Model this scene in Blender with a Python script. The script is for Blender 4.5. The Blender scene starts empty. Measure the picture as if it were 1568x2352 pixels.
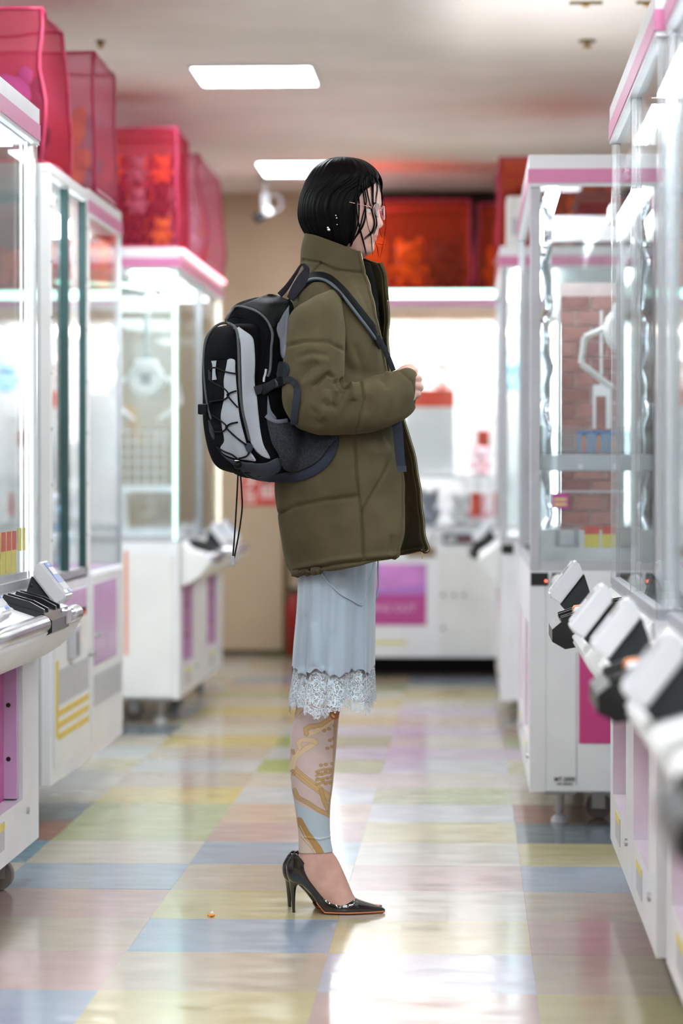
import bpy, bmesh, math, random
import numpy as np
from mathutils import Vector, Matrix, noise
from mathutils.bvhtree import BVHTree
from mathutils.geometry import delaunay_2d_cdt

random.seed(7)
scene = bpy.context.scene
COL = scene.collection
PI = math.pi

# ------------------------------------------------------------------ camera
FPX, CU, CV = 6207.0, 784.0, 1176.0          # focal length in pixels of the 1568 x 2352 frame
VPU, VPV, EYE = 1080.0, 1087.0, 1.013        # where the aisle vanishes, eye height
PITCH = math.atan((CV - VPV) / FPX)
YAW = math.atan((VPU - CU) * math.cos(PITCH) / FPX)
cam_data = bpy.data.cameras.new('camera')
cam = bpy.data.objects.new('camera', cam_data)
COL.objects.link(cam)
cam.location = (0, 0, EYE)
cam.rotation_euler = (PI / 2 - PITCH, 0, YAW)
cam_data.sensor_fit = 'VERTICAL'
cam_data.sensor_height = 36.0
cam_data.lens = FPX / 2352 * 36.0
cam_data.clip_start = 0.05
cam_data.dof.use_dof = True
cam_data.dof.focus_distance = 6.17
cam_data.dof.aperture_fstop = 2.5
scene.camera = cam
CAMR = Matrix.Rotation(YAW, 3, 'Z') @ Matrix.Rotation(PI / 2 - PITCH, 3, 'X')
CAMO = Vector((0, 0, EYE))

# ------------------------------------------------------------------ world, exposure
world = bpy.data.worlds.new('world')
scene.world = world
world.use_nodes = True
world.node_tree.nodes['Background'].inputs['Color'].default_value = (0.9, 0.95, 1.0, 1)
world.node_tree.nodes['Background'].inputs['Strength'].default_value = 0.15
scene.view_settings.view_transform = 'Standard'
scene.view_settings.look = 'None'
scene.view_settings.gamma = 1.0
scene.view_settings.use_curve_mapping = False
scene.view_settings.exposure = 1.32
CEIL_W = 12.5       # strength of the fluorescent ceiling panels
CASE_W = 8.0        # strength of the tubes inside the machines
scene.cycles.use_denoising = True
scene.cycles.use_light_tree = False
scene.cycles.transparent_max_bounces = 28
scene.cycles.max_bounces = 6
scene.cycles.diffuse_bounces = 3
scene.cycles.glossy_bounces = 3
scene.cycles.caustics_reflective = False
scene.cycles.caustics_refractive = False
scene.cycles.sample_clamp_indirect = 6.0


def ray(u, v):
    d = CAMR @ Vector(((u - CU) / FPX, (CV - v) / FPX, -1.0))
    return d.normalized()


def at(u, v, Y):
    d = ray(u, v)
    return CAMO + d * (Y / d.y)


def floor_pt(u, v, z=0.0):
    d = ray(u, v)
    return CAMO + d * ((z - EYE) / d.z)


# ------------------------------------------------------------------ materials
def lin(c):
    c = c / 255.0
    return c / 12.92 if c <= 0.04045 else ((c + 0.055) / 1.055) ** 2.4


def rgb(r, g, b):
    return (lin(r), lin(g), lin(b), 1.0)


MATS = {}


def mat(name, col, rough=0.5, metal=0.0, var=0.06, scale=18.0, bump=0.0, bscale=300.0,
        emit=None, estr=0.0, coat=0.0, sheen=0.0, alpha=1.0, spec=0.5, stretch=None):
    """procedural principled material: colour modulated by noise, optional bump"""
    if name in MATS:
        return MATS[name]
    m = bpy.data.materials.new(name)
    m.use_nodes = True
    nt = m.node_tree
    b = nt.nodes['Principled BSDF']
    tc = nt.nodes.new('ShaderNodeTexCoord')
    src = tc.outputs['Object']
    if stretch:
        mp = nt.nodes.new('ShaderNodeMapping')
        mp.inputs['Scale'].default_value = stretch
        nt.links.new(src, mp.inputs['Vector'])
        src = mp.outputs['Vector']
    nz = nt.nodes.new('ShaderNodeTexNoise')
    nz.inputs['Scale'].default_value = scale
    nz.inputs['Detail'].default_value = 2
    nt.links.new(src, nz.inputs['Vector'])
    rp = nt.nodes.new('ShaderNodeValToRGB')
    lo = tuple(max(0, c * (1 - var * 1.6)) for c in col[:3]) + (1,)
    hi = tuple(min(1, c * (1 + var)) for c in col[:3]) + (1,)
    rp.color_ramp.elements[0].position = 0.3
    rp.color_ramp.elements[0].color = lo
    rp.color_ramp.elements[1].position = 0.7
    rp.color_ramp.elements[1].color = hi
    nt.links.new(nz.outputs['Fac'], rp.inputs['Fac'])
    nt.links.new(rp.outputs['Color'], b.inputs['Base Color'])
    b.inputs['Roughness'].default_value = rough
    b.inputs['Metallic'].default_value = metal
    b.inputs['Specular IOR Level'].default_value = spec
    b.inputs['Coat Weight'].default_value = coat
    b.inputs['Coat Roughness'].default_value = 0.08
    b.inputs['Sheen Weight'].default_value = sheen
    b.inputs['Alpha'].default_value = alpha
    if bump > 0:
        n2 = nt.nodes.new('ShaderNodeTexNoise')
        n2.inputs['Scale'].default_value = bscale
        n2.inputs['Detail'].default_value = 3
        nt.links.new(src, n2.inputs['Vector'])
        bp = nt.nodes.new('ShaderNodeBump')
        bp.inputs['Strength'].default_value = bump
        bp.inputs['Distance'].default_value = 0.002
        nt.links.new(n2.outputs['Fac'], bp.inputs['Height'])
        nt.links.new(bp.outputs['Normal'], b.inputs['Normal'])
    if emit:
        b.inputs['Emission Color'].default_value = emit
        b.inputs['Emission Strength'].default_value = estr
    MATS[name] = m
    return m


def glass_mat(name, tint=(0.96, 0.98, 0.98), f0=0.045, rough=0.0, haze=0.0, hazecol=(1, 1, 1)):
    """clear sheet: see-through, mirror-like towards grazing angles"""
    m = bpy.data.materials.new(name)
    m.use_nodes = True
    nt = m.node_tree
    for n in list(nt.nodes):
        if n.type != 'OUTPUT_MATERIAL':
            nt.nodes.remove(n)
    out = [n for n in nt.nodes if n.type == 'OUTPUT_MATERIAL'][0]
    tr = nt.nodes.new('ShaderNodeBsdfTransparent')
    tr.inputs['Color'].default_value = (*tint, 1)
    gl = nt.nodes.new('ShaderNodeBsdfGlossy')
    gl.inputs['Roughness'].default_value = rough
    lw = nt.nodes.new('ShaderNodeLayerWeight')
    lw.inputs['Blend'].default_value = 0.5
    pw = nt.nodes.new('ShaderNodeMath'); pw.operation = 'POWER'; pw.inputs[1].default_value = 5.0
    mu = nt.nodes.new('ShaderNodeMath'); mu.operation = 'MULTIPLY_ADD'
    mu.inputs[1].default_value = 1 - f0; mu.inputs[2].default_value = f0
    nt.links.new(lw.outputs['Facing'], pw.inputs[0])
    nt.links.new(pw.outputs[0], mu.inputs[0])
    mx = nt.nodes.new('ShaderNodeMixShader')
    nt.links.new(mu.outputs[0], mx.inputs[0])
    base = tr.outputs[0]
    if haze > 0:
        df = nt.nodes.new('ShaderNodeBsdfDiffuse'); df.inputs['Color'].default_value = (*hazecol, 1)
        m2 = nt.nodes.new('ShaderNodeMixShader'); m2.inputs[0].default_value = haze
        nt.links.new(tr.outputs[0], m2.inputs[1]); nt.links.new(df.outputs[0], m2.inputs[2])
        base = m2.outputs[0]
    nt.links.new(base, mx.inputs[1])
    nt.links.new(gl.outputs[0], mx.inputs[2])
    nt.links.new(mx.outputs[0], out.inputs['Surface'])
    MATS[name] = m
    return m


def sheer_mat(name, col, dens=0.55, mesh_scale=0.0, trans=0.5):
    """thin coloured net: part see-through (tinted), part diffuse and translucent"""
    m = bpy.data.materials.new(name)
    m.use_nodes = True
    nt = m.node_tree
    for n in list(nt.nodes):
        if n.type != 'OUTPUT_MATERIAL':
            nt.nodes.remove(n)
    out = [n for n in nt.nodes if n.type == 'OUTPUT_MATERIAL'][0]
    tr = nt.nodes.new('ShaderNodeBsdfTransparent')
    tr.inputs['Color'].default_value = (*[min(1, 0.55 + c) for c in col[:3]], 1)
    df = nt.nodes.new('ShaderNodeBsdfDiffuse'); df.inputs['Color'].default_value = col
    tl = nt.nodes.new('ShaderNodeBsdfTranslucent'); tl.inputs['Color'].default_value = col
    m1 = nt.nodes.new('ShaderNodeMixShader'); m1.inputs[0].default_value = trans
    nt.links.new(df.outputs[0], m1.inputs[1]); nt.links.new(tl.outputs[0], m1.inputs[2])
    m2 = nt.nodes.new('ShaderNodeMixShader')
    m2.inputs[0].default_value = dens
    nt.links.new(tr.outputs[0], m2.inputs[1]); nt.links.new(m1.outputs[0], m2.inputs[2])
    nt.links.new(m2.outputs[0], out.inputs['Surface'])
    MATS[name] = m
    return m


def attr_mat(name, attr='Col', rough=0.6, bump=0.0, bscale=400, sheen=0.0, coat=0.0, trans=0.0):
    m = bpy.data.materials.new(name)
    m.use_nodes = True
    nt = m.node_tree
    b = nt.nodes['Principled BSDF']
    a = nt.nodes.new('ShaderNodeAttribute'); a.attribute_name = attr
    nt.links.new(a.outputs['Color'], b.inputs['Base Color'])
    b.inputs['Roughness'].default_value = rough
    b.inputs['Sheen Weight'].default_value = sheen
    b.inputs['Coat Weight'].default_value = coat
    if bump > 0:
        tc = nt.nodes.new('ShaderNodeTexCoord')
        n2 = nt.nodes.new('ShaderNodeTexNoise'); n2.inputs['Scale'].default_value = bscale
        nt.links.new(tc.outputs['Object'], n2.inputs['Vector'])
        bp = nt.nodes.new('ShaderNodeBump'); bp.inputs['Strength'].default_value = bump
        bp.inputs['Distance'].default_value = 0.002
        nt.links.new(n2.outputs['Fac'], bp.inputs['Height'])
        nt.links.new(bp.outputs['Normal'], b.inputs['Normal'])
    MATS[name] = m
    return m


# ------------------------------------------------------------------ mesh helpers
def new_obj(name, verts, faces, material, parent=None, smooth=False, local=True):
    me = bpy.data.meshes.new(name)
    me.from_pydata([tuple(v) for v in verts], [], faces)
    me.update()
    if smooth:
        me.polygons.foreach_set('use_smooth', [True] * len(me.polygons))
    o = bpy.data.objects.new(name, me)
    COL.objects.link(o)
    if material:
        me.materials.append(material)
    if parent is not None:
        o.parent = parent
        if not local:
            o.matrix_parent_inverse = parent_inv(parent)
    return o


def parent_inv(p):
    m = Matrix.LocRotScale(p.location, p.rotation_euler, p.scale)
    if p.parent is not None:
        m = parent_inv(p.parent).inverted() @ p.matrix_parent_inverse @ m
    return m.inverted()


def from_bm(name, bm, material, parent=None, smooth=False, local=True):
    me = bpy.data.meshes.new(name)
    bm.to_mesh(me)
    bm.free()
    if smooth:
        me.polygons.foreach_set('use_smooth', [True] * len(me.polygons))
    o = bpy.data.objects.new(name, me)
    COL.objects.link(o)
    if material:
        me.materials.append(material)
    if parent is not None:
        o.parent = parent
        if not local:
            o.matrix_parent_inverse = parent_inv(parent)
    return o


class MB:
    """collects simple solids into one mesh"""
    def __init__(self):
        self.v, self.f = [], []

    def box(self, x0, x1, y0, y1, z0, z1, bev=0.0):
        if bev > 0:
            bm = bmesh.new()
            bmesh.ops.create_cube(bm, size=1.0)
            for v in bm.verts:
                v.co = Vector((x0 + (v.co.x + .5) * (x1 - x0), y0 + (v.co.y + .5) * (y1 - y0), z0 + (v.co.z + .5) * (z1 - z0)))
            bmesh.ops.bevel(bm, geom=bm.edges[:], offset=bev, segments=2, affect='EDGES', profile=0.5)
            self.add_bm(bm)
            return self
        n = len(self.v)
        self.v += [(x0, y0, z0), (x1, y0, z0), (x1, y1, z0), (x0, y1, z0), (x0, y0, z1), (x1, y0, z1), (x1, y1, z1), (x0, y1, z1)]
        self.f += [tuple(n + i for i in q) for q in ((3, 2, 1, 0), (4, 5, 6, 7), (0, 1, 5, 4), (1, 2, 6, 5), (2, 3, 7, 6), (3, 0, 4, 7))]
        return self

    def add_bm(self, bm, M=None):
        bm.verts.index_update()
        n = len(self.v)
        self.v += [tuple(M @ v.co) if M else tuple(v.co) for v in bm.verts]
        self.f += [tuple(n + v.index for v in f.verts) for f in bm.faces]
        bm.free()
        return self

    def add(self, verts, faces, M=None):
        n = len(self.v)
        self.v += [tuple(M @ Vector(v)) if M else tuple(v) for v in verts]
        self.f += [tuple(n + i for i in f) for f in faces]
        return self

    def prism(self, poly, y0, y1, axis='y'):
        """extrude polygon [(a,b)] along an axis: y -> (x,z), x -> (y,z), z -> (x,y)"""
        n = len(self.v); k = len(poly)
        for t in (y0, y1):
            for a, b in poly:
                self.v.append({'y': (a, t, b), 'x': (t, a, b), 'z': (a, b, t)}[axis])
        self.f.append(tuple(n + i for i in range(k)))
        self.f.append(tuple(n + k + i for i in reversed(range(k))))
        for i in range(k):
            j = (i + 1) % k
            self.f.append((n + i, n + k + i, n + k + j, n + j))
        return self

    def tube(self, pts, r, seg=8, closed=False, cap=True):
        pts = [Vector(p) for p in pts]
        n = len(pts)
        rr = r if hasattr(r, '__len__') else [r] * n
        base = len(self.v)
        up = None
        for i, p in enumerate(pts):
            if closed:
                t = pts[(i + 1) % n] - pts[i - 1]
            else:
                t = pts[min(i + 1, n - 1)] - pts[max(i - 1, 0)]
            if t.length < 1e-9:
                t = Vector((0, 0, 1))
            t.normalize()
            if up is None:
                up = Vector((0, 0, 1)) if abs(t.z) < 0.9 else Vector((1, 0, 0))
            a = t.cross(up)
            if a.length < 1e-6:
                a = t.cross(Vector((0.3, 1, 0.2)))
            a.normalize()
            up = a.cross(t).normalized()
            for k in range(seg):
                w = 2 * PI * k / seg
                self.v.append(tuple(p + (a * math.cos(w) + up * math.sin(w)) * rr[i]))
        m = n if closed else n - 1
        for i in range(m):
            for k in range(seg):
                a0 = base + i * seg; b0 = base + ((i + 1) % n) * seg
                self.f.append((a0 + k, a0 + (k + 1) % seg, b0 + (k + 1) % seg, b0 + k))
        if cap and not closed:
            self.f.append(tuple(base + k for k in reversed(range(seg))))
            self.f.append(tuple(base + (n - 1) * seg + k for k in range(seg)))
        return self

    def lathe(self, prof, c=(0, 0, 0), seg=20, axis='z'):
        """prof [(r, h)] revolved"""
        base = len(self.v)
        for r, h in prof:
            for k in range(seg):
                w = 2 * PI * k / seg
                a, b = r * math.cos(w), r * math.sin(w)
                p = {'z': (a, b, h), 'y': (a, h, b), 'x': (h, a, b)}[axis]
                self.v.append((c[0] + p[0], c[1] + p[1], c[2] + p[2]))
        for i in range(len(prof) - 1):
            for k in range(seg):
                self.f.append((base + i * seg + k, base + i * seg + (k + 1) % seg, base + (i + 1) * seg + (k + 1) % seg, base + (i + 1) * seg + k))
        self.f.append(tuple(base + k for k in range(seg)))
        self.f.append(tuple(base + (len(prof) - 1) * seg + k for k in range(seg)))
        return self

    def ball(self, c, r, sub=2, jit=0.0, seed=0, sc=(1, 1, 1)):
        bm = bmesh.new()
        bmesh.ops.create_icosphere(bm, subdivisions=sub, radius=1.0)
        for v in bm.verts:
            k = 1 + jit * noise.noise(v.co * 1.7 + Vector((seed * 3.1, seed, 0)))
            v.co = Vector((c[0] + v.co.x * r * sc[0] * k, c[1] + v.co.y * r * sc[1] * k, c[2] + v.co.z * r * sc[2] * k))
        return self.add_bm(bm)

    def build(self, name, material, parent=None, smooth=False, local=True, fix=True):
        o = new_obj(name, self.v, self.f, material, parent, smooth, local)
        if fix:
            bm = bmesh.new(); bm.from_mesh(o.data)
            bmesh.ops.recalc_face_normals(bm, faces=bm.faces[:])
            bm.to_mesh(o.data); bm.free()
            if smooth:
                o.data.polygons.foreach_set('use_smooth', [True] * len(o.data.polygons))
        return o


def tag(o, label, cat, group=None, kind=None):
    o['label'] = label
    o['category'] = cat
    if group:
        o['group'] = group
    if kind:
        o['kind'] = kind
    return o


def thing(name, label, cat, loc=(0, 0, 0), rz=0.0, group=None):
    o = bpy.data.objects.new(name, None)
    o.empty_display_size = 0.1
    COL.objects.link(o)
    o.location = loc
    o.rotation_euler = (0, 0, rz)
    return tag(o, label, cat, group)


def struct(o):
    o['kind'] = 'structure'
    return o


def autosmooth(o, ang=40):
    o.data.polygons.foreach_set('use_smooth', [True] * len(o.data.polygons))
    bm = bmesh.new(); bm.from_mesh(o.data)
    lim = math.radians(ang)
    for e in bm.edges:
        if len(e.link_faces) == 2 and e.calc_face_angle(0) > lim:
            e.smooth = False
    bm.to_mesh(o.data); bm.free()
    return o


def text_mesh(name, body, size, depth, material, parent, M, bold=False, align='CENTER'):
    """flat lettering as a mesh; M places its local x right, y up"""
    cu = bpy.data.curves.new(name, 'FONT')
    cu.body = body; cu.size = size; cu.extrude = depth
    cu.align_x = align; cu.align_y = 'CENTER'
    if bold:
        cu.offset = size * 0.02
    tmp = bpy.data.objects.new('tmp', cu)
    COL.objects.link(tmp)
    dg = bpy.context.evaluated_depsgraph_get()
    me = bpy.data.meshes.new_from_object(tmp.evaluated_get(dg))
    bpy.data.objects.remove(tmp); bpy.data.curves.remove(cu)
    me.transform(M)
    me.materials.clear(); me.materials.append(material)
    o = bpy.data.objects.new(name, me)
    COL.objects.link(o)
    o.parent = parent
    return o
# ================================================================== palette
WHITE = mat('white_enamel', rgb(238, 238, 240), rough=0.32, var=0.03, scale=6, coat=0.15)
WHITE2 = mat('warm_white_plastic', rgb(232, 231, 228), rough=0.4, var=0.03, scale=5)
GREYP = mat('grey_plastic', rgb(150, 150, 152), rough=0.45, var=0.04)
GREYL = mat('light_grey_panel', rgb(188, 188, 192), rough=0.35, var=0.04)
PINK = mat('pink_stripe_film', rgb(214, 128, 170), rough=0.35, var=0.03)
MAGENTA = mat('magenta_acrylic_panel', rgb(196, 70, 150), rough=0.18, var=0.05, scale=3, coat=0.3)
LILAC = mat('lilac_acrylic_panel', rgb(214, 176, 214), rough=0.2, var=0.06, scale=3)
BLACK = mat('black_plastic', rgb(22, 24, 26), rough=0.28, var=0.15)
BLACKM = mat('black_matte_bracket', rgb(34, 40, 42), rough=0.6, var=0.12)
CHROME = mat('brushed_steel', rgb(200, 200, 204), rough=0.22, metal=1.0, var=0.05, scale=3, stretch=(40, 1, 40))
ALU = mat('anodised_aluminium', rgb(176, 178, 180), rough=0.35, metal=0.8, var=0.04)
DARKG = mat('dark_green_rubber_seal', rgb(20, 56, 56), rough=0.5, var=0.1)
BLUE = mat('blue_display_film', rgb(36, 108, 190), rough=0.3, var=0.05)
LCD = mat('brown_lcd_window', rgb(96, 76, 66), rough=0.2, var=0.05)
YEL = mat('yellow_label_paper', rgb(232, 216, 110), rough=0.6, var=0.05)
REDP = mat('red_label_paper', rgb(214, 96, 84), rough=0.6, var=0.06)
ORANGE = mat('orange_reflector', rgb(214, 124, 50), rough=0.35, var=0.05)
GREENL = mat('green_led_tube', rgb(190, 255, 225), emit=(0.45, 1.0, 0.78, 1), estr=2.2)
WHITEL = mat('white_led_tube', rgb(255, 255, 255), emit=(0.85, 1.0, 0.95, 1), estr=1.6)
PINKL = mat('pink_led_tube', rgb(255, 170, 180), emit=(1.0, 0.35, 0.42, 1), estr=2.0)
WARML = mat('warm_bulb_glass', rgb(255, 235, 215), emit=(1.0, 0.80, 0.66, 1), estr=8.0)
CASEL = mat('machine_fluorescent_tube', rgb(255, 255, 255), emit=(0.88, 0.95, 1.0, 1), estr=CASE_W)
CASEB = mat('back_machine_light_panel', rgb(255, 255, 255), emit=(0.95, 0.97, 1.0, 1), estr=CASE_W * .65)
WARMLED = mat('cream_led_tube', rgb(255, 245, 220), emit=(1.0, 0.9, 0.72, 1), estr=2.2)
CEILL = mat('ceiling_light_diffuser', rgb(255, 255, 250), emit=(0.90, 0.965, 1.05, 1), estr=CEIL_W)
GLASS = glass_mat('clear_glass_pane')
ACRYL = glass_mat('clear_acrylic', tint=(0.93, 0.95, 0.96), f0=0.07, rough=0.02, haze=0.05)
ACRYL2 = glass_mat('hazed_acrylic', tint=(0.95, 0.96, 0.97), f0=0.05, rough=0.08, haze=0.16)  # white haze mixed in to brighten posts and the added fins
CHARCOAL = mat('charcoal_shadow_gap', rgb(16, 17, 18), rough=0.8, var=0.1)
WPLUSH = mat('white_plush', rgb(240, 238, 238), rough=0.9, var=0.05, sheen=0.4, bump=0.4, bscale=120)
BPLUSH = mat('sky_blue_plush', rgb(150, 200, 232), rough=0.9, var=0.08, sheen=0.4, bump=0.4, bscale=120)
PPLUSH = mat('pale_pink_plush', rgb(238, 190, 200), rough=0.9, var=0.08, sheen=0.4, bump=0.4, bscale=120)
OPLUSH = mat('orange_plush', rgb(252, 142, 40), rough=0.9, var=0.15, bump=0.4, bscale=120)
YPLUSH = mat('yellow_plush', rgb(240, 196, 70), rough=0.9, var=0.1, bump=0.4, bscale=120)
DPLUSH = mat('dark_maroon_plush', rgb(70, 24, 34), rough=0.9, var=0.2, bump=0.4, bscale=120)
VPLUSH = mat('violet_plush', rgb(150, 110, 180), rough=0.9, var=0.1, bump=0.4, bscale=120)
GPLUSH = mat('grey_plush', rgb(160, 160, 170), rough=0.9, var=0.1, bump=0.4, bscale=120)
PINKNET = sheer_mat('pink_nylon_net', rgb(238, 148, 168), dens=0.40, trans=.45)
CRIMNET = sheer_mat('rose_nylon_net', rgb(214, 84, 112), dens=0.34, trans=.4)
REDNET = sheer_mat('red_nylon_net', rgb(222, 92, 60), dens=0.28, trans=.25)
PIPING = mat('crimson_bag_piping', rgb(178, 48, 84), rough=0.5, var=0.08)

# ================================================================== room
XL, XR, YF, YB, ZC = -4.2, 3.2, -2.5, 15.0, 2.57
WALLM = mat('beige_wall_paint', rgb(190, 168, 140), rough=0.75, var=0.04, scale=3, bump=0.15, bscale=90)
CEILM = mat('cream_ceiling_board', rgb(248, 234, 226), rough=0.8, var=0.04, scale=2, bump=0.1, bscale=60)
DARKW = mat('dark_brown_alcove_wall', rgb(40, 26, 20), rough=0.9, var=0.15, scale=4)
BASEM = mat('dark_skirting', rgb(92, 78, 52), rough=0.6, var=0.1)
struct(MB().box(XL - .1, XR + .1, YF - .1, YB + .1, -0.12, -0.006).build('floor', mat('floor_screed', rgb(150, 146, 136), rough=0.7, var=0.08)))
FLOOR = bpy.data.objects['floor']
struct(MB().box(XL - .1, XR + .1, YF - .1, YB + .1, ZC, ZC + .1).build('ceiling', CEILM))
struct(MB().box(XL - .1, XL, YF, YB, -0.006, ZC).build('wall_left', WALLM))
struct(MB().box(XR, XR + .1, YF, YB, -0.006, ZC).build('wall_right', WALLM))
struct(MB().box(XL, XR, YF - .1, YF, -0.006, ZC).build('wall_front', WALLM))
struct(MB().box(XL, XR, YB, YB + .1, -0.006, ZC).build('wall_back', WALLM))
struct(MB().box(XL, -1.0, YB - .012, YB, 0, .035).build('baseboard_back', BASEM))
# dark alcove lining behind the far machine
struct(MB().box(-0.62, 1.6, YB - .05, YB, 0.0, ZC).build('wall_alcove', DARKW))
# flush door with dark gap in the back wall
jx = at(652, 1300, YB).x
d = MB().box(jx - 1.02, jx - .006, YB - .03, YB, .03, 2.02, bev=.004).build('door_1', WALLM)
struct(d)
MB().box(jx - .006, jx + .03, YB - .022, YB, .03, 2.03).build('door_gap', mat('dark_door_gap', rgb(104, 80, 48), rough=0.8)).parent = d
hd = MB().lathe([(.028, -.01), (.03, -.004), (.012, 0), (.012, .04)], (jx - .09, YB - .06, 1.0), axis='y').build('door_knob', CHROME, smooth=True)
hd.parent = d
# fire extinguisher glimpse beside the door
e = thing('fire_extinguisher', 'small red fire extinguisher standing by the far door', 'extinguisher', (at(677, 1500, YB - .1).x, YB - .12, 0))
MB().lathe([(.03, 0), (.05, .01), (.05, .28), (.03, .33), (.018, .35)]).build('tank', mat('red_paint', rgb(150, 24, 22), rough=.3), e, smooth=True)
MB().box(-.03, .03, -.012, .012, .35, .38).build('valve', BLACK, e)
MB().tube([(.0, 0, .37), (.05, 0, .34), (.06, 0, .2)], .008).build('hose', BLACK, e)

# ---- floor tiles: each its own piece, square, laid in the grid read from the picture
TP = 0.4285
TX0 = -0.7275
TY0 = 5.255
TCOL = {
    'b': rgb(164, 184, 204), 't': rgb(120, 168, 186), 'c': rgb(216, 206, 184), 'n': rgb(206, 188, 160), 'p': rgb(212, 176, 164),
    'y': rgb(214, 200, 136), 'g': rgb(190, 198, 138), 'G': rgb(168, 190, 76), 'w': rgb(206, 208, 206), 'l': rgb(196, 196, 212),
    'o': rgb(218, 188, 156), 'r': rgb(172, 106, 84), 'd': rgb(120, 138, 148), 'Y': rgb(222, 198, 96), 'v': rgb(212, 190, 206)}
TNAME = {'b': 'powder_blue', 't': 'teal_blue', 'c': 'cream', 'n': 'tan', 'p': 'dusty_pink', 'y': 'straw', 'g': 'sage', 'G': 'lime',
         'w': 'pale_grey', 'l': 'lavender_grey', 'o': 'peach', 'r': 'terracotta', 'd': 'slate', 'Y': 'yellow', 'v': 'lilac'}


for k_ in TCOL:
    c_ = TCOL[k_]; g_ = .3 * c_[0] + .6 * c_[1] + .1 * c_[2]
    TCOL[k_] = tuple(.71 * (.82 * x + .18 * g_) for x in c_[:3]) + (1,)


def tile_mat(k):
    m = mat('vinyl_tile_' + TNAME[k], TCOL[k], rough=0.16, var=0.035, scale=7, coat=0.0, spec=0.5, stretch=(1, 1.6, 1))
    nt = m.node_tree
    if 'streak' not in nt.nodes:
        b = nt.nodes['Principled BSDF']
        tc = nt.nodes.new('ShaderNodeTexCoord')
        geo = nt.nodes.new('ShaderNodeNewGeometry')
        n = nt.nodes.new('ShaderNodeTexNoise'); n.name = 'streak'
        n.inputs['Scale'].default_value = 7; n.inputs['Detail'].default_value = 2
        mp = nt.nodes.new('ShaderNodeMapping'); mp.inputs['Scale'].default_value = (1.0, 2.2, 1.0)
        nt.links.new(geo.outputs['Position'], mp.inputs['Vector']); nt.links.new(mp.outputs['Vector'], n.inputs['Vector'])
        mr = nt.nodes.new('ShaderNodeMapRange')
        mr.inputs['From Min'].default_value = .3; mr.inputs['From Max'].default_value = .75
        mr.inputs['To Min'].default_value = .1; mr.inputs['To Max'].default_value = .24
        nt.links.new(n.outputs['Fac'], mr.inputs['Value']); nt.links.new(mr.outputs[0], b.inputs['Roughness'])
        bp = nt.nodes.new('ShaderNodeBump'); bp.inputs['Strength'].default_value = .06; bp.inputs['Distance'].default_value = .002
        nt.links.new(n.outputs['Fac'], bp.inputs['Height']); nt.links.new(bp.outputs['Normal'], b.inputs['Normal'])
    return m


# hand-read stretches (index 4 = the row whose near edge is TY0)
tiles = {}
ROW = {
    -2: {0: 'p', 1: 'w', 2: 'n', 3: 'c', 4: 't', 5: 'r', 6: 'd', 7: 'n', 8: 'c', 9: 'y', 10: 'w', 11: 'c', 12: 'd', 13: 'n'},
    -1: {-2: 'p', -1: 'b', 0: 'p', 1: 'n', 2: 'p', 3: 'b', 4: 'c', 5: 'g', 6: 'g', 7: 'Y', 8: 'n', 9: 'w', 10: 'n', 11: 'Y', 12: 'c', 13: 'n', 14: 'Y',
         15: 'c', 16: 'g', 17: 'o', 18: 'b', 19: 'c'},
    0: {-2: 'c', -1: 'y', 0: 'n', 1: 'b', 2: 'y', 3: 'n', 4: 'b', 5: 'p', 6: 'o', 7: 'w', 8: 'c', 9: 'G', 10: 'w', 11: 'G', 12: 'w', 13: 'Y', 14: 'c', 15: 'Y',
        16: 'c', 17: 'g', 18: 'o', 19: 'n', 20: 'b'},
    1: {-2: 'n', -1: 'p', 0: 'l', 1: 'y', 2: 'c', 3: 'p', 4: 'c', 5: 'y', 6: 'w', 7: 'g', 8: 'c', 9: 'w', 10: 'v', 11: 'c', 12: 'v', 13: 'o', 14: 'v', 15: 'c', 16: 'Y',
        17: 'c', 18: 'b', 19: 'p', 20: 'g'},
    2: {-2: 'n', -1: 'y', 0: 'n', 1: 'p', 2: 'n', 3: 'b', 4: 'y', 5: 'd', 6: 'r', 7: 'n', 8: 'c', 9: 'y', 10: 'v', 11: 'g', 12: 'p', 13: 'w', 14: 'o', 15: 'g', 16: 'y', 17: 'p',
        18: 'y', 19: 'n'},
    3: {0: 'y', 1: 'r', 2: 'G', 3: 'n', 4: 'b'}}
rt = random.Random(5)
tb = bmesh.new()
bmesh.ops.create_cube(tb, size=1.0)
for v in tb.verts:
    v.co = Vector((v.co.x * (TP - .0001), v.co.y * (TP - .0001), v.co.z * .005 - .0025))
bmesh.ops.bevel(tb, geom=[e_ for e_ in tb.edges if all(v.co.z > -.001 for v in e_.verts)], offset=.0002, segments=1, affect='EDGES')
tme = bpy.data.meshes.new('floor_tile')
tb.to_mesh(tme); tb.free()
tme.materials.append(tile_mat('c'))
for ci in range(-4, 5):
    for ri in range(-6, 23):
        k = ROW.get(ci, {}).get(ri) or rt.choice('bcnpycnwoglcn')
        o = bpy.data.objects.new('floor_tile', tme)
        COL.objects.link(o)
        o.location = (TX0 + (ci + .5) * TP, TY0 + (ri + .5) * TP, rt.uniform(-.0002, .0))
        o.rotation_euler = (rt.uniform(-.0012, .0012), rt.uniform(-.0012, .0012), 0)
        o.material_slots[0].link = 'OBJECT'
        o.material_slots[0].material = tile_mat(k)
        o.parent = FLOOR
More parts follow.
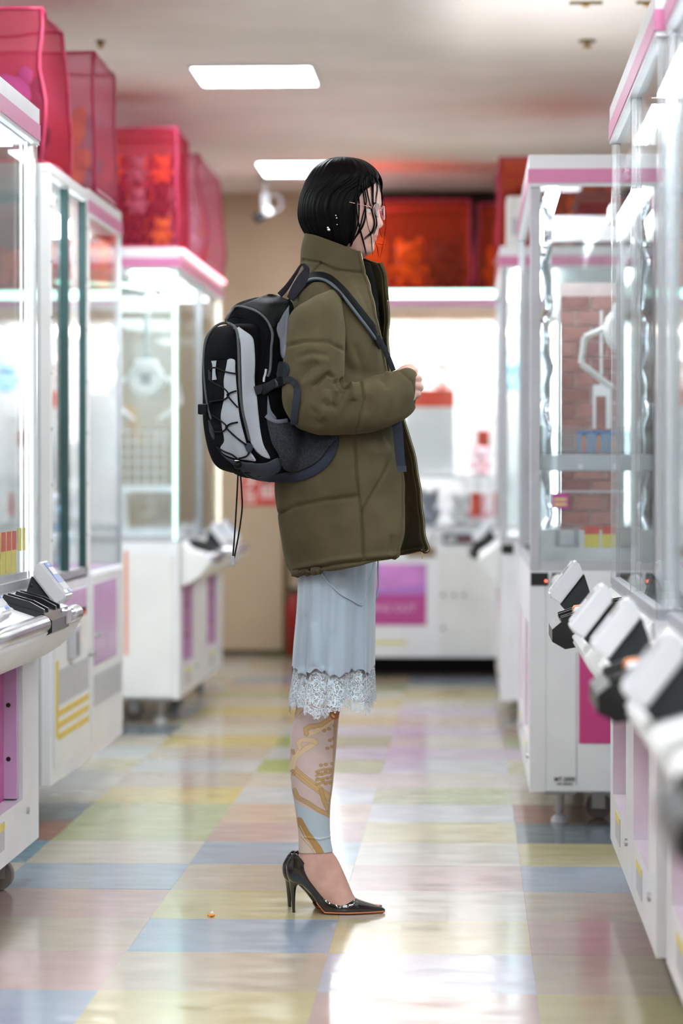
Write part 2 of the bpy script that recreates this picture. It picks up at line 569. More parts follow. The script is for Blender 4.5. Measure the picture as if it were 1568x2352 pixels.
# ---- ceiling panels
LX0, LX1 = -1.065, -0.61
lights = []
for li, (y0, y1) in enumerate([(10.3, 10.78), (13.48, 14.05), (7.1, 7.58), (3.9, 4.38), (.7, 1.18)]):
    lab = ['bright square ceiling light above the aisle, the nearer of two in view', 'farther bright ceiling light half hidden behind the head',
           'ceiling light panel overhead near the woman', 'ceiling light panel over the near aisle', 'ceiling light panel behind the camera'][li]
    t = thing('ceiling_light', lab, 'light', (LX0, y0, ZC), group='square ceiling light panels')
    W, Dp = LX1 - LX0, y1 - y0
    f = MB()
    f.box(-.012, 0, -.012, Dp + .012, -.012, 0); f.box(W, W + .012, -.012, Dp + .012, -.012, 0)
    f.box(0, W, -.012, 0, -.012, 0); f.box(0, W, Dp, Dp + .012, -.012, 0)
    f.build('frame', WHITE, t)
    MB().box(0, W, 0, Dp, -.006, -.001).build('diffuser', CEILL, t)
SIDEL = [(1.75, 5.2, 'above the right-hand machines, third from the front wall'), (1.75, 8.6, 'above the right-hand machines, fourth from the front wall'), (1.75, 12.0, 'above the right-hand machines, farthest from the front wall'),
         (-2.9, 5.2, 'above the left-hand machines, third from the front wall'), (-2.9, 8.6, 'above the left-hand machines, fourth from the front wall'), (-2.9, 12.0, 'above the left-hand machines, farthest from the front wall'),
         (1.75, 1.8, 'above the right-hand machines, second from the front wall'), (-2.9, 1.8, 'above the left-hand machines, second from the front wall'),
         (.35, .9, 'added unseen for fill over the aisle just in front of the camera, right of centre'), (.35, 4.1, 'added unseen for fill over the aisle in front of the right-hand payment boxes'), (.35, -1.4, 'added unseen for fill over the aisle behind the camera, right of centre'),  # panels over the aisle added out of view to brighten near-facing surfaces
         (-.84, -1.4, 'added unseen for fill over the aisle behind the camera, left of centre'), (-.84, 2.4, 'added unseen for fill over the aisle between the two near left panels')]
for li, (x0, y0, lab) in enumerate(SIDEL):
    t = thing('ceiling_light', 'ceiling light panel ' + lab, 'light', (x0, y0, ZC), group='square ceiling light panels')
    MB().box(-.24, .24, -.25, .25, -.006, -.001).build('diffuser', CEILL, t)
    f = MB()
    f.box(-.252, -.24, -.262, .262, -.012, 0); f.box(.24, .252, -.262, .262, -.012, 0); f.box(-.24, .24, -.262, -.25, -.012, 0); f.box(-.24, .24, .25, .262, -.012, 0)
    f.build('frame', WHITE, t)
# ---- sprinklers and smoke sensor
for (u, v, s, lab) in [(1348, 93, 1.0, 'round brass sprinkler head on the ceiling at upper right'), (231, 94, .6, 'small brass sprinkler head on the ceiling at upper left')]:
    d_ = ray(u, v); p = CAMO + d_ * ((ZC - EYE) / d_.z)
    t = thing('sprinkler', lab, 'sprinkler', p)
    MB().lathe([(.001, 0), (.032 * s, -.001), (.03 * s, -.006), (.012, -.008)]).build('rose', mat('aged_brass', rgb(120, 104, 60), rough=.5, metal=.6), t, smooth=True)
    MB().lathe([(.01, -.006), (.01, -.02), (.018 * s, -.022), (.018 * s, -.025), (.004, -.027)]).build('head', mat('brass_head', rgb(176, 136, 66), rough=.4, metal=.5), t, smooth=True)
for (u, v, w, lab) in [(1345, 4, .11, 'thin metal ceiling fitting at the top edge'), (1485, 3, .07, 'short metal ceiling fitting near the top right corner')]:
    d_ = ray(u, v); p = CAMO + d_ * ((ZC - EYE) / d_.z)
    t = thing('ceiling_fitting', lab, 'fitting', p)
    MB().box(-w / 2, w / 2, -.012, .012, -.008, 0, bev=.002).build('plate', MATS['aged_brass'], t)
    MB().lathe([(.012, -.008), (.012, -.016), (.004, -.018)]).build('boss', MATS['brass_head'], t)
# ---- security camera hanging from the ceiling
p = at(608, 418, 14.2); p.z = ZC
t = thing('security_camera', 'small security camera hanging from the ceiling with a looped cable', 'camera', p)
k = 14.2 / FPX
MB().lathe([(.042, 0), (.042, -.012), (.01, -.016)]).build('ceiling_plate', GREYL, t, smooth=True)
zt = p.z
zc_ = at(608, 490, 14.2).z - zt
MB().tube([(0, 0, -.012), (0, 0, zc_ + .05)], .009).build('drop_rod', GREYP, t)
MB().box(-.02, .02, -.02, .02, zc_ + .03, zc_ + .1, bev=.006).build('joint', GREYP, t)
MB().tube([(.03, 0, zc_ + .02), (-.004, -.008, zc_ - .004)], .026, 12).build('housing', WHITE, t, smooth=True)
MB().tube([(-.004, -.008, zc_ - .004), (-.052, -.02, zc_ - .034)], [.022, .026], 12).build('lens_hood', BLACK, t, smooth=True)
lp = [(.025 + .05 * math.sin(a) + .012, .02, zc_ + .1 + .045 * math.cos(a) - .045) for a in [i * PI / 9 for i in range(-3, 14)]]
MB().tube(lp, .004, 6).build('cable', GREYP, t)
# ---- red notice on the door
pz = at(598, 1127, YB - .04)
t = thing('door_notice', 'red notice with white characters on the far door, half hidden by the backpack', 'notice', (pz.x, YB - .034, pz.z))
MB().box(-.11, .11, -.002, .002, -.08, .08).build('board', mat('red_notice_board', rgb(206, 62, 50), rough=.5), t)
MW = mat('white_print', rgb(235, 228, 220), rough=.6)
text_mesh('lettering', '\u5927', .085, .0008, MW, t, Matrix.Translation((-.05, -.004, .035)) @ Matrix.Rotation(PI / 2, 4, 'X'), True)
text_mesh('lettering', '\u65e5', .075, .0008, MW, t, Matrix.Translation((-.06, -.004, -.04)) @ Matrix.Rotation(PI / 2, 4, 'X'), True)
text_mesh('lettering', '\u56de', .085, .0008, MW, t, Matrix.Translation((.04, -.004, -.01)) @ Matrix.Rotation(PI / 2, 4, 'X'), True)
# ================================================================== crane machines
ZB, ZD, ZG, ZT = 0.10, 0.735, 1.832, 1.922       # underside, deck, top of glass, roof


def card_reader(par, y, dx, film=None):
    """tilted white payment box on a black wedge; front towards +x"""
    A = [(.015, .768), (.027, .797), (.038, .800), (.099, .722), (.096, .709), (.072, .694)]
    P = [(x + dx, z) for x, z in A]
    bm = bmesh.new()
    W = .115
    vs = [[bm.verts.new((x, y + s * W / 2, z)) for x, z in P] for s in (-1, 1)]
    bm.faces.new(vs[0]); bm.faces.new(list(reversed(vs[1])))
    for i in range(len(P)):
        j = (i + 1) % len(P)
        bm.faces.new((vs[0][j], vs[0][i], vs[1][i], vs[1][j]))
    bmesh.ops.recalc_face_normals(bm, faces=bm.faces[:])
    bmesh.ops.bevel(bm, geom=bm.edges[:], offset=.004, segments=2, affect='EDGES')
    r = from_bm('card_reader', bm, WHITE, par)
    autosmooth(r, 50)
    # display on the sloping face
    c, d_ = Vector((.038 + dx, 0, .800)), Vector((.099 + dx, 0, .722))
    t = (d_ - c); L = t.length; t.normalize(); n = Vector((-t.z, 0, t.x)) * -1
    if n.x < 0:
        n = -n
    def patch(name, a, b, y0, y1, m, h=.0012):
        mb = MB()
        q = []
        for hh in (-.001, h):
            for s, yy in ((a, y0), (a, y1), (b, y1), (b, y0)):
                p = c + t * (s * L) + n * hh
                q.append((p.x, y + yy, p.z))
        mb.add(q, [(0, 1, 2, 3), (7, 6, 5, 4), (0, 4, 5, 1), (1, 5, 6, 2), (2, 6, 7, 3), (3, 7, 4, 0)])
        return mb.build(name, m, r)
    patch('display_film', .05, .66, -.045, .045, film or BLUE)
    patch('display_window', .2, .42, -.035, .035, LCD, .0018)
    patch('symbol_ring', .09, .14, -.012, .012, MW, .0018)
    patch('key_panel', .67, .86, -.045, .045, GREYL)
    patch('logo_strip', .88, .95, .0, .04, film or BLUE)
    b = MB()
    for y0, y1 in ((y - .042, y + .042),):
        b.prism([(.012 + dx, .764), (.069 + dx, .690), (.06 + dx, .68), (-.012 + dx, .69)], y0, y1)
    br = b.build('reader_bracket', BLACKM, par)
    MB().lathe([(.004, 0), (.004, -.003), (.002, -.004)], (.012 + dx, y - .042, .742), 8, 'y').build('bracket_screw', BLACK, br)
    return r


def control_tray(par, y, p, w=.26, steel=True):
    """black ribbed button tray with a steel end"""
    b = MB()
    b.prism([(-.01, .70), (.0, .72), (p * .5, .705), (p - .01, .69), (p + .008, .675), (p + .008, .648), (p - .02, .632), (-.01, .66)], y - w / 2, y + w / 2)
    t = b.build('control_tray', BLACK, par)
    for yy in (-w / 2 + .01, -w / 2 + .07, w / 2 - .075, w / 2 - .018):
        MB().prism([(.0, .715), (.01, .735), (p * .6, .718), (p - .012, .70), (p - .012, .69), (0, .70)], y + yy, y + yy + .012).build('tray_rib', BLACK, t)
    for i in range(0 if steel else 2):
        yb = y - .04 + .08 * i
        MB().lathe([(.022, .0), (.022, .016), (.018, .022), (.004, .024)], (p * .62, yb, .697), 16).build('push_button', ORANGE if i == 0 else WHITE, t, smooth=True)
    if steel:
        MB().box(p - .004, p + .012, y + w / 2 - .05, y + w / 2 + .02, .655, .69, bev=.003).build('steel_end', CHROME, t)
    return t


def claw(par, x, y, z, s=1.0, arms=True):
    """gantry carriage with a round claw head and two bent prongs"""
    MB().box(x - .012, x + .012, y - .4 * s, y + .4 * s, ZG - .09, ZG - .075).build('gantry_rail', CHROME, par)
    MB().box(x - .06 * s, x + .06 * s, y - .07 * s, y + .07 * s, ZG - .075, ZG - .02, bev=.006).build('gantry_carriage', WHITE2, par)
    MB().tube([(x, y, ZG - .08), (x, y, z + .07 * s)], .012, 8).build('claw_rod', CHROME, par)
    h = MB()
    h.lathe([(.0, -.03 * s), (.06 * s, -.03 * s), (.075 * s, -.015 * s), (.075 * s, .015 * s), (.06 * s, .03 * s), (0, .03 * s)], (x, y, z), 24, 'y')
    h.box(x - .045 * s, x + .045 * s, y - .04 * s, y + .04 * s, z + .02 * s, z + .08 * s, bev=.008)
    head = h.build('claw_head', WHITE2, par)
    autosmooth(head, 45)
    MB().box(x - .02 * s, x + .02 * s, y - .034 * s, y - .03 * s, z - .02 * s, z + .02 * s).build('badge', GREYP, head)
    for sx in (-1, 1):
        pts = [(x + sx * .06 * s, y, z + .01), (x + sx * .13 * s, y, z - .02 * s), (x + sx * .14 * s, y, z - .1 * s), (x + sx * .05 * s, y, z - .17 * s)]
        a = MB()
        for i in range(3):
            p0, p1 = Vector(pts[i]), Vector(pts[i + 1])
            a.tube([p0, p1], .011 * s, 6)
        a.build('claw_arm', WHITE2, head)


def machine(name, label, loc, rz, L, D, p=.12, rail=True, led2=None, roof=True, cx_=-.205, film=None, readers=(), trays=(), windows=((.1, .46), (.6, .46)), posts='led',
            led=WHITEL, side_pink=True, tube=True, divider=True, back=WHITE, case=1.0, shelf=True, header=True, winmat=MAGENTA, zt=ZT):
    t = thing(name, label, 'crane machine', loc, rz, group=None)
    F = .045       # depth of the front fascia
    MB().box(-D, -F, 0, L, ZB, ZD, bev=.004).build('cabinet_body', WHITE, t)
    # fascia with window openings
    f = MB()
    zw0, zw1 = .225, .57
    cuts = sorted(windows)
    ys = 0
    for (a, w) in cuts:
        f.box(-F, 0, ys, a, ZB, ZD)
        f.box(-F, 0, a, a + w, ZB, zw0); f.box(-F, 0, a, a + w, zw1, ZD)
        ys = a + w
    f.box(-F, 0, ys, L, ZB, ZD)
    f.build('front_fascia', WHITE, t)
    for (a, w) in cuts:
        pn = MB().box(-F - .003, -F + .004, a - .002, a + w + .002, zw0 - .002, zw1 + .002).build('window_panel', winmat, t)
        fr = MB()
        fr.box(-F + .004, -.01, a + w - .03, a + w - .004, zw0 + .004, zw1 - .004)
        fr.build('panel_return', LILAC, pn)
        for zz in (zw0 + .1, zw0 + .23):
            MB().lathe([(.006, 0), (.006, .004), (.002, .005)], (-.03, a + w - .0305, zz), 8, 'y').build('screw', BLACK, pn)
        MB().box(0, .0015, a + w * .25, a + w * .6, zw0 - .085, zw0 - .02).build('warning_label', GREYL, t)
        MB().box(.0015, .002, a + w * .25, a + w * .6, zw0 - .038, zw0 - .02).build('warning_label', YEL, t)
        MB().lathe([(.009, 0), (.009, .006), (.004, .007)], (0, a + w + .06, .19), 10, 'x').build('door_lock', CHROME, t)
    # deck, back, divider
    MB().box(-D + .01, -.02, .01, L - .01, ZD, ZD + .012).build('deck', WHITE2, t)
    MB().box(-D, -D + .015, 0, L, ZD, ZG).build('back_panel', back, t)
    if divider:
        MB().box(-D + .015, -.03, L / 2 - .006, L / 2 + .006, ZD, ZG).build('divider_pane', GLASS, t)
    # glass
    for (a, b) in (((.03, L / 2 - .012), (L / 2 + .012, L - .03)) if divider else ((.03, L - .03),)):
        MB().box(-.018, -.011, a, b, ZD, ZG).build('front_glass', GLASS, t)
    for yy in (.004, L - .011):
        MB().box(-D + .02, -.03, yy, yy + .007, ZD, ZG).build('side_glass', GLASS, t)
    # posts
    pm = {'led': ACRYL2, 'alu': GREYL, 'white': WHITE}[posts]
    for yy in (0, L - .03):
        q = MB().box(-.03, 0, yy, yy + .03, ZD, ZG, bev=.004).build('corner_post', pm, t)
        MB().box(-D, -D + .03, yy, yy + .03, ZD, ZG).build('corner_post', WHITE, t)
        if posts == 'led' and led:
            MB().tube([(-.015, yy + .015, ZD + .01), (-.015, yy + .015, ZG - .005)], .004, 8).build('led_tube', (led2 or led) if yy else led, q)
        MB().box(-D + .03, -.03, yy, yy + .03, ZD, ZD + .025).build('sill_rail', GREYL, t)
    MB().box(-.03, 0, .03, L - .03, ZD, ZD + .02).build('sill_rail', GREYL, t)
    if divider:
        q = MB().box(-.028, 0, L / 2 - .014, L / 2 + .014, ZD, ZG).build('centre_post', ALU if film is None else ACRYL2, t)
        if film is None:
            MB().box(.0, .003, L / 2 - .004, L / 2 + .004, ZD, ZG).build('rubber_seal', DARKG, q)
    # header
    if header:
        if roof:
            MB().box(-D, .004, -.004, L + .004, ZG, zt, bev=.003).build('header', WHITE, t)
        else:
            hb = MB().box(-.02, .004, -.004, L + .004, ZG, zt).box(-D, -D + .02, -.004, L + .004, ZG, zt)
            hb.box(-D + .02, -.02, -.004, .018, ZG, zt).box(-D + .02, -.02, L - .018, L + .004, ZG, zt).build('header', WHITE, t)
        s = MB()
        s.box(.003, .0065, -.0065, L + .0065, 1.842, 1.882)
        if side_pink:
            s.box(-D + .01, .0065, -.0075, -.003, 1.842, 1.882)
            s.box(-D + .01, .0065, L + .003, L + .0075, 1.842, 1.882)
        s.build('pink_stripe', PINK, t)
    if tube:
        for k in range(2 if divider else 1):
            a, b = (.08 + k * L / 2, L / 2 - .08 + k * L / 2) if divider else (.08, L - .08)
            MB().box(-.2 if roof else -.085, -.06 if roof else -.05, a, b, ZG - .012, ZG - .002).build('fluorescent_tube', (CASEL if roof else CASEO) if case == 1.0 else case, t)
    # shelf
    if shelf:
        pt = p
        p = p if rail else p - .035
        P = [(-.001, .735), (.03, .702), (p - .02, .680), (p - .002, .668), (p + .002, .652), (p - .012, .63), (p * .6, .588), (.02, .558), (-.001, .55)]
        s = MB().prism(P, .05, L - .05).build('control_shelf', WHITE2, t)
        bm = bmesh.new(); bm.from_mesh(s.data)
        bmesh.ops.bevel(bm, geom=bm.edges[:], offset=.006, segments=2, affect='EDGES'); bm.to_mesh(s.data); bm.free()
        autosmooth(s, 60)
        cuts_ = [.07] + [c_ for y in sorted(trays) for c_ in (y - .15, y + .15)] + [L - .07]
        segs = list(zip(cuts_[::2], cuts_[1::2]))
        for a, b in (segs if rail else ()):
            MB().tube([(p - .012, a - .008, .668), (p - .012, a, .668), (p - .012, b, .668), (p - .012, b + .008, .668)], [.01, .021, .021, .01], 16).build('chrome_rail', CHROME, t, smooth=True)
        for y in trays:
            control_tray(t, y, pt, steel=film is None)
        for y in readers:
            card_reader(t, y, pt - .105, film)
    # feet and casters
    for yy in (.12, L - .12):
        for xx in (-.09, -D + .12):
            ft = MB().box(xx - .045, xx + .045, yy - .03, yy + .03, ZB - .018, ZB).lathe([(.013, ZB - .018), (.013, .03), (.009, .03), (.009, .014)], (xx, yy, 0), 12).build('leveling_foot', ALU, t)
            MB().lathe([(.012, .02), (.022, .012), (.026, 0.0)], (xx, yy, 0), 14).build('foot_pad', GREYL, ft)
        c = MB()
        xx, y2 = cx_, yy + (.09 if yy < L / 2 else -.09)
        c.lathe([(.012, -.018), (.036, -.016), (.038, -.01), (.038, .01), (.036, .016), (.012, .018)], (xx, y2, .038), 20, 'y')
        cc = c.build('caster_wheel', mat('grey_rubber', rgb(130, 126, 122), rough=.5), t)
        autosmooth(cc, 40)
        MB().box(xx - .02, xx + .02, y2 - .026, y2 - .02, .03, ZB).box(xx - .02, xx + .02, y2 + .02, y2 + .026, .03, ZB).box(xx - .02, xx + .02, y2 - .026, y2 + .026, ZB - .02, ZB).build('caster_fork', ALU, cc)
    return t


CASEO = mat('open_top_machine_tube', rgb(255, 255, 255), emit=(0.88, 0.95, 1.0, 1), estr=CASE_W * 2.9)
CASER = mat('dim_machine_tube', rgb(255, 255, 255), emit=(0.9, 0.96, 1.0, 1), estr=CASE_W * 1.9)
L1 = machine('crane_machine', 'nearest white crane machine at the left edge with glowing corner tubes and magenta panel', (-1.08, 4.82, 0), 0, 1.90, .9,
             p=.115, roof=False, cx_=-.065, readers=(1.70, .82), trays=(1.46,), windows=((.15, .6), (1.0, .66)))
L3 = machine('crane_machine', 'farthest white crane machine on the left with pink stripe and two magenta front windows', (-1.175, 10.85, 0), 0, 1.92, .9,
             p=.125, readers=(1.0, 1.5), trays=(.45,), windows=((.17, .45), (1.2, .49)), led=GREENL, led2=WARMLED)
R1 = machine('crane_machine', 'tall clear-sided crane machine on the right behind the two sharper payment boxes', (.35, 6.77, 0), PI, 1.67, .9,
             p=.165, readers=(.12, 1.5), trays=(.78,), windows=((.12, .55), (.95, .5)), led=None, rail=False, roof=False, film=GREYL)
R0 = machine('crane_machine', 'blurred nearest crane machine filling the right edge with large payment boxes', (.366, 5.06, 0), PI, 1.70, .9,
             p=.165, readers=(.38, 1.36), trays=(.80,), windows=((.12, .6), (.95, .6)), led=None, rail=False, roof=False, film=GREYL)
RN = machine('crane_machine', 'crane machine closest to the camera, only its dark tray edge blurred at lower right', (.366, 3.32, 0), PI, 1.70, .9,
             p=.165, readers=(1.2,), trays=(.62,), windows=((.12, .6), (.95, .6)), led=None, rail=False, roof=False, film=GREYL)
R2 = machine('crane_machine', 'white crane machine with brick pattern and clear shelves, pink panel low on its side', (.17, 9.6, 0), PI, 1.85, .9,
             p=.05, readers=(), trays=(), windows=((.2, .5), (1.15, .5)), posts='alu', led=None, rail=False, divider=False, case=CASER, shelf=False, roof=False)
R3 = machine('crane_machine', 'far right crane machine, its narrow corner and pink band beside the back display', (.12, 12.7, 0), PI, 1.85, .9,
             p=.12, readers=(.3,), trays=(.6,), windows=((.2, .5), (1.15, .5)), posts='alu', led=None, rail=False, divider=False)
BW = at(1300, 1087, 13.4).x + .74
B = machine('crane_machine', 'brightly lit crane machine across the back with mint light strip and magenta poster', (-.74, 13.4, 0), -PI / 2, BW, .9,
            p=.10, readers=(), trays=(), windows=(), posts='alu', led=None, rail=False, divider=False, winmat=MAGENTA, shelf=False, tube=False)

# ---- second left machine: prize cabinet with sliding door, plus banded cabinet behind it
L2 = thing('prize_cabinet', 'tall white prize cabinet with dark sliding-door seals and yellow stripes low on its front', 'cabinet', (-1.2, 7.69, 0))
LL, D = .77, .85
MB().box(-D, 0, 0, LL, .113, .70, bev=.004).build('cabinet_body', WHITE, L2)
MB().box(-D, -.028, -.003, .0, .113, 1.9).build('side_panel', mat('grey_side_panel', rgb(190, 194, 192), rough=.5, var=.03), L2)
MB().box(-D, -D + .015, 0, LL, .70, 1.88).build('back_panel', WHITE, L2)
MB().box(-D, 0, 0, LL, 1.872, 1.90, bev=.003).build('top_panel', WHITE2, L2)
for a, b in ((0, .035), (LL - .055, LL)):
    q = MB().box(-.045, 0, a, b, .70, 1.872, bev=.003).build('door_post', WHITE2, L2)
    for i in range(7):
        MB().lathe([(.004, 0), (.004, .002)], (0, (a + b) / 2, .82 + i * .16), 8, 'x').build('rivet', BLACK, q)
for y0 in (.325, .69):
    MB().box(-.02, .002, y0, y0 + .014, .72, 1.86).build('rubber_seal', DARKG, L2)
MB().box(-.024, -.002, .345, .372, .70, 1.872).build('sliding_door_stile', GREYP, L2)
MB().box(-.02, -.014, .035, .345, .72, 1.86).build('sliding_glass', GLASS, L2)
MB().box(-.014, -.008, .35, LL - .05, .72, 1.86).build('sliding_glass', GLASS, L2)
MB().box(-.02, .0, .03, LL - .03, .69, .72).build('door_track', ALU, L2)
MB().box(-.7, -.1, .06, LL - .06, 1.855, 1.868).build('fluorescent_tube', CASEL, L2)
q = MB().box(0, .006, .04, LL - .04, .16, .66, bev=.002).build('front_door', WHITE2, L2)
MB().box(.006, .0075, .06, LL - .1, .575, .66).build('lilac_print', LILAC, q)
MB().box(.006, .03, .28, .40, .46, .56, bev=.004).build('coin_box', GREYL, q)
MB().box(.03, .031, .31, .335, .47, .54).build('coin_slot', BLACK, q)
MB().box(.006, .0075, .44, .68, .50, .60).build('notice_sheet', MW, q)
MB().box(.0075, .008, .46, .66, .575, .59).build('notice_print', REDP, q)
MB().box(.0075, .008, .46, .52, .53, .57).build('notice_print', ORANGE, q)
YS = mat('yellow_stripe_film', rgb(222, 190, 62), rough=.4, var=.05)
MB().box(.006, .0075, .05, .095, .25, .47).build('yellow_stripe', YS, q)
for i in range(3):
    z0 = .238 + i * .034
    MB().add([(.006, .09, z0 - .0), (.0075, .09, z0), (.0075, .72, z0 + .0), (.006, .72, z0), (.006, .09, z0 + .018), (.0075, .09, z0 + .018), (.0075, .72, z0 + .018), (.006, .72, z0 + .018)],
             [(3, 2, 1, 0), (4, 5, 6, 7), (0, 1, 5, 4), (1, 2, 6, 5), (2, 3, 7, 6), (3, 0, 4, 7)]).build('yellow_stripe', YS, q)
MB().box(.006, .0072, .10, .72, .34, .44).build('grey_print', GREYL, q)
MB().lathe([(.01, 0), (.01, .02), (.004, .022)], (.006, .72, .45), 10, 'x').build('door_lock', CHROME, q)
for xx in (-.3, -D + .1):
    for yy in (.1, LL - .1):
        MB().lathe([(.014, .113), (.014, .03), (.024, .01), (.026, 0)], (xx, yy, 0), 12).build('leveling_foot', BLACK, L2)

L2b = thing('prize_cabinet', 'white cabinet with pink top band and lilac lower print, behind the striped cabinet', 'cabinet', (-1.2, 8.475, 0))
LL2 = .80
MB().box(-D, 0, 0, LL2, .113, .70, bev=.004).build('cabinet_body', WHITE, L2b)
MB().box(-D, -D + .015, 0, LL2, .70, ZG).build('back_panel', WHITE, L2b)
MB().box(-D, 0, 0, LL2, ZG, 1.91, bev=.003).build('header', WHITE2, L2b)
MB().box(-.001, .003, -.003, LL2 + .003, 1.835, 1.874).build('pink_stripe', PINK, L2b)
for yy in (0, LL2 - .02):
    MB().box(-.02, 0, yy, yy + .02, .70, ZG).build('corner_post', ALU if yy else WHITE2, L2b)
MB().box(-.014, -.007, .02, LL2 - .02, .70, ZG).build('front_glass', GLASS, L2b)
MB().box(-D + .02, -.02, LL2 - .008, LL2 - .001, .70, ZG).build('side_glass', GLASS, L2b)
MB().box(-.7, -.1, .06, LL2 - .06, ZG - .014, ZG - .002).build('fluorescent_tube', CASEL, L2b)
q = MB().box(0, .006, .03, LL2 - .03, .16, .69, bev=.002).build('front_door', WHITE2, L2b)
MB().box(.006, .0075, .05, .6, .40, .66).build('lilac_print', LILAC, q)
MB().box(.006, .0075, .05, LL2 - .08, .27, .37).build('grey_print', GREYL, q)
MB().lathe([(.01, 0), (.01, .02), (.004, .022)], (.006, .06, .5), 10, 'x').build('door_lock', CHROME, q)
for xx in (-.3, -D + .1):
    for yy in (.05, LL2 - .1):
        MB().lathe([(.014, .113), (.014, .03), (.024, .01), (.026, 0)], (xx, yy, 0), 12).build('leveling_foot', BLACK, L2b)

# ---- extra parts of the single machines
# L1: price labels on its far glass half, lower sill
for i in range(4):
    q = MB().box(-.010, -.009, 1.34 + i * .075, 1.40 + i * .075, .775, .875).build('price_label', YEL, L1)
    MB().box(-.009, -.0085, 1.34 + i * .075, 1.40 + i * .075, .83, .875).build('label_print', REDP, q)
for i in range(2):
    MB().box(-.010, -.009, 1.66 + i * .06, 1.70 + i * .06, .825, .88).build('price_label', YEL, L1)
MB().box(-.011, -.009, .3, 1.82, .755, .772).build('sill_print', GREYL, L1)
claw(L1, -.42, 1.35, 1.42, .9)
# L3: pink tube along the roof edge, claw, white frame and wire grid prize stand
MB().tube([(.012, .05, ZT - .006), (.012, 1.9, ZT - .006)], .007, 8).build('roof_led_tube', PINKL, L3)
MB().tube([(-.03, .02, ZG - .07), (-.5, .02, ZG - .045)], .006, 8).build('inner_led_tube', GREENL, L3)
claw(L3, -.155, .22, 1.40, 1.0)
q = MB().box(-.32, -.02, -.0145, -.0045, .11, .69, bev=.002).build('side_door', WHITE2, L3)
MB().box(-.216, -.204, -.016, -.0145, .28, .70).build('orange_trim', mat('orange_trim_film', rgb(222, 124, 90), rough=.5), q)
for mm, L_ in ((R1, 1.67), (R0, 1.70)):  # inner acrylic sheets added to make the glass look hazy and streaked with light
    for i in range(5):
        yy = .12 + i * (L_ - .24) / 4
        MB().box(-.16 - .03 * (i % 2), -.05, yy, yy + .005, ZD + .02, ZG - .03).build('haze_fin', ACRYL2, mm)
    MB().box(-.30, -.29, .1, L_ - .1, ZD + .02, ZG - .1).build('haze_screen', ACRYL2, mm)
# R2: black sockets, knob, pink panel, plates on the side that faces the camera (local y = L)
YL = 1.85
MB().box(-.052, -.003, YL, YL + .004, .692, .728).build('black_socket', BLACK, R2)
MB().lathe([(.0035, 0), (.0035, .003)], (-.046, YL + .004, .705), 8, 'y').build('red_indicator', mat('red_lamp', rgb(220, 70, 50), emit=(1, .15, .08, 1), estr=1.5), R2)
q = MB().box(-.14, -.062, YL, YL + .004, .692, .728).build('dial_plate', BLACK, R2)
MB().lathe([(.021, 0), (.021, .008), (.018, .014), (.006, .016)], (-.083, YL + .004, .704), 20, 'y').build('dial_knob', WHITE2, q, smooth=True)
for k_ in range(6):
    a = -.4 + k_ * .55
    MB().lathe([(.0018, 0), (.0018, .001)], (-.083 - .028 * math.cos(a), YL + .004, .704 + .026 * math.sin(a)), 6, 'y').build('dial_mark', MW, q)
MB().box(-.32, -.141, YL, YL + .0025, .24, .512).build('magenta_panel', mat('magenta_film', rgb(196, 62, 128), rough=.3, var=.05, scale=2), R2)
MB().box(-.135, -.133, YL, YL + .001, .12, .50).build('panel_seam', GREYP, R2)
text_mesh('maker_plate_print', 'MT-2000', .016, .0006, BLACK, R2, Matrix.Translation((-.10, YL + .001, .136)) @ Matrix.Rotation(PI, 4, 'Z') @ Matrix.Rotation(PI / 2, 4, 'X'), True)
text_mesh('maker_plate_print', '100V 50/60Hz', .008, .0006, BLACK, R2, Matrix.Translation((-.10, YL + .001, .123)) @ Matrix.Rotation(PI, 4, 'Z') @ Matrix.Rotation(PI / 2, 4, 'X'), True)
# far-side brick panel with separate bricks
MORT = mat('pale_mortar', rgb(206, 190, 186), rough=.8, var=.06)
BRK = [mat('faded_brick_%d' % i, c_, rough=.85, var=.12, scale=30) for i, c_ in enumerate([rgb(156, 112, 106), rgb(146, 104, 100), rgb(166, 122, 114)])]
yb = .95
bp_ = MB().box(-.52, -.115, yb - .01, yb, ZD + .01, 1.62).build('brick_panel', MORT, R2)
rb = random.Random(3)
bw, bh = .098, .049
bme = {}
for r_ in range(17):
    off = (r_ % 2) * bw / 2
    for c_ in range(-1, 5):
        x1 = -.118 - c_ * bw - off; x0 = x1 - bw + .006
        x1 = min(x1, -.118); x0 = max(x0, -.518)
        if x1 - x0 < .015:
            continue
        z0 = ZD + .015 + r_ * bh
        w_ = round(x1 - x0, 3)
        if w_ not in bme:
            tmp = MB().box(-w_ / 2, w_ / 2, 0, .006, 0, bh - .006)
            me = bpy.data.meshes.new('brick'); me.from_pydata(tmp.v, [], tmp.f); me.update(); me.materials.append(BRK[0]); bme[w_] = me
        o = bpy.data.objects.new('brick', bme[w_]); COL.objects.link(o)
        o.location = ((x0 + x1) / 2, yb, z0); o.parent = bp_
        o.material_slots[0].link = 'OBJECT'; o.material_slots[0].material = rb.choice(BRK)
MB().box(-.112, -.105, yb - .03, yb + .012, ZD, 1.66).build('panel_stile', WHITE, R2)
MB().box(-.24, -.232, yb + .2, yb + .206, 1.18, 1.52).build('hanging_rod', WHITE, R2)
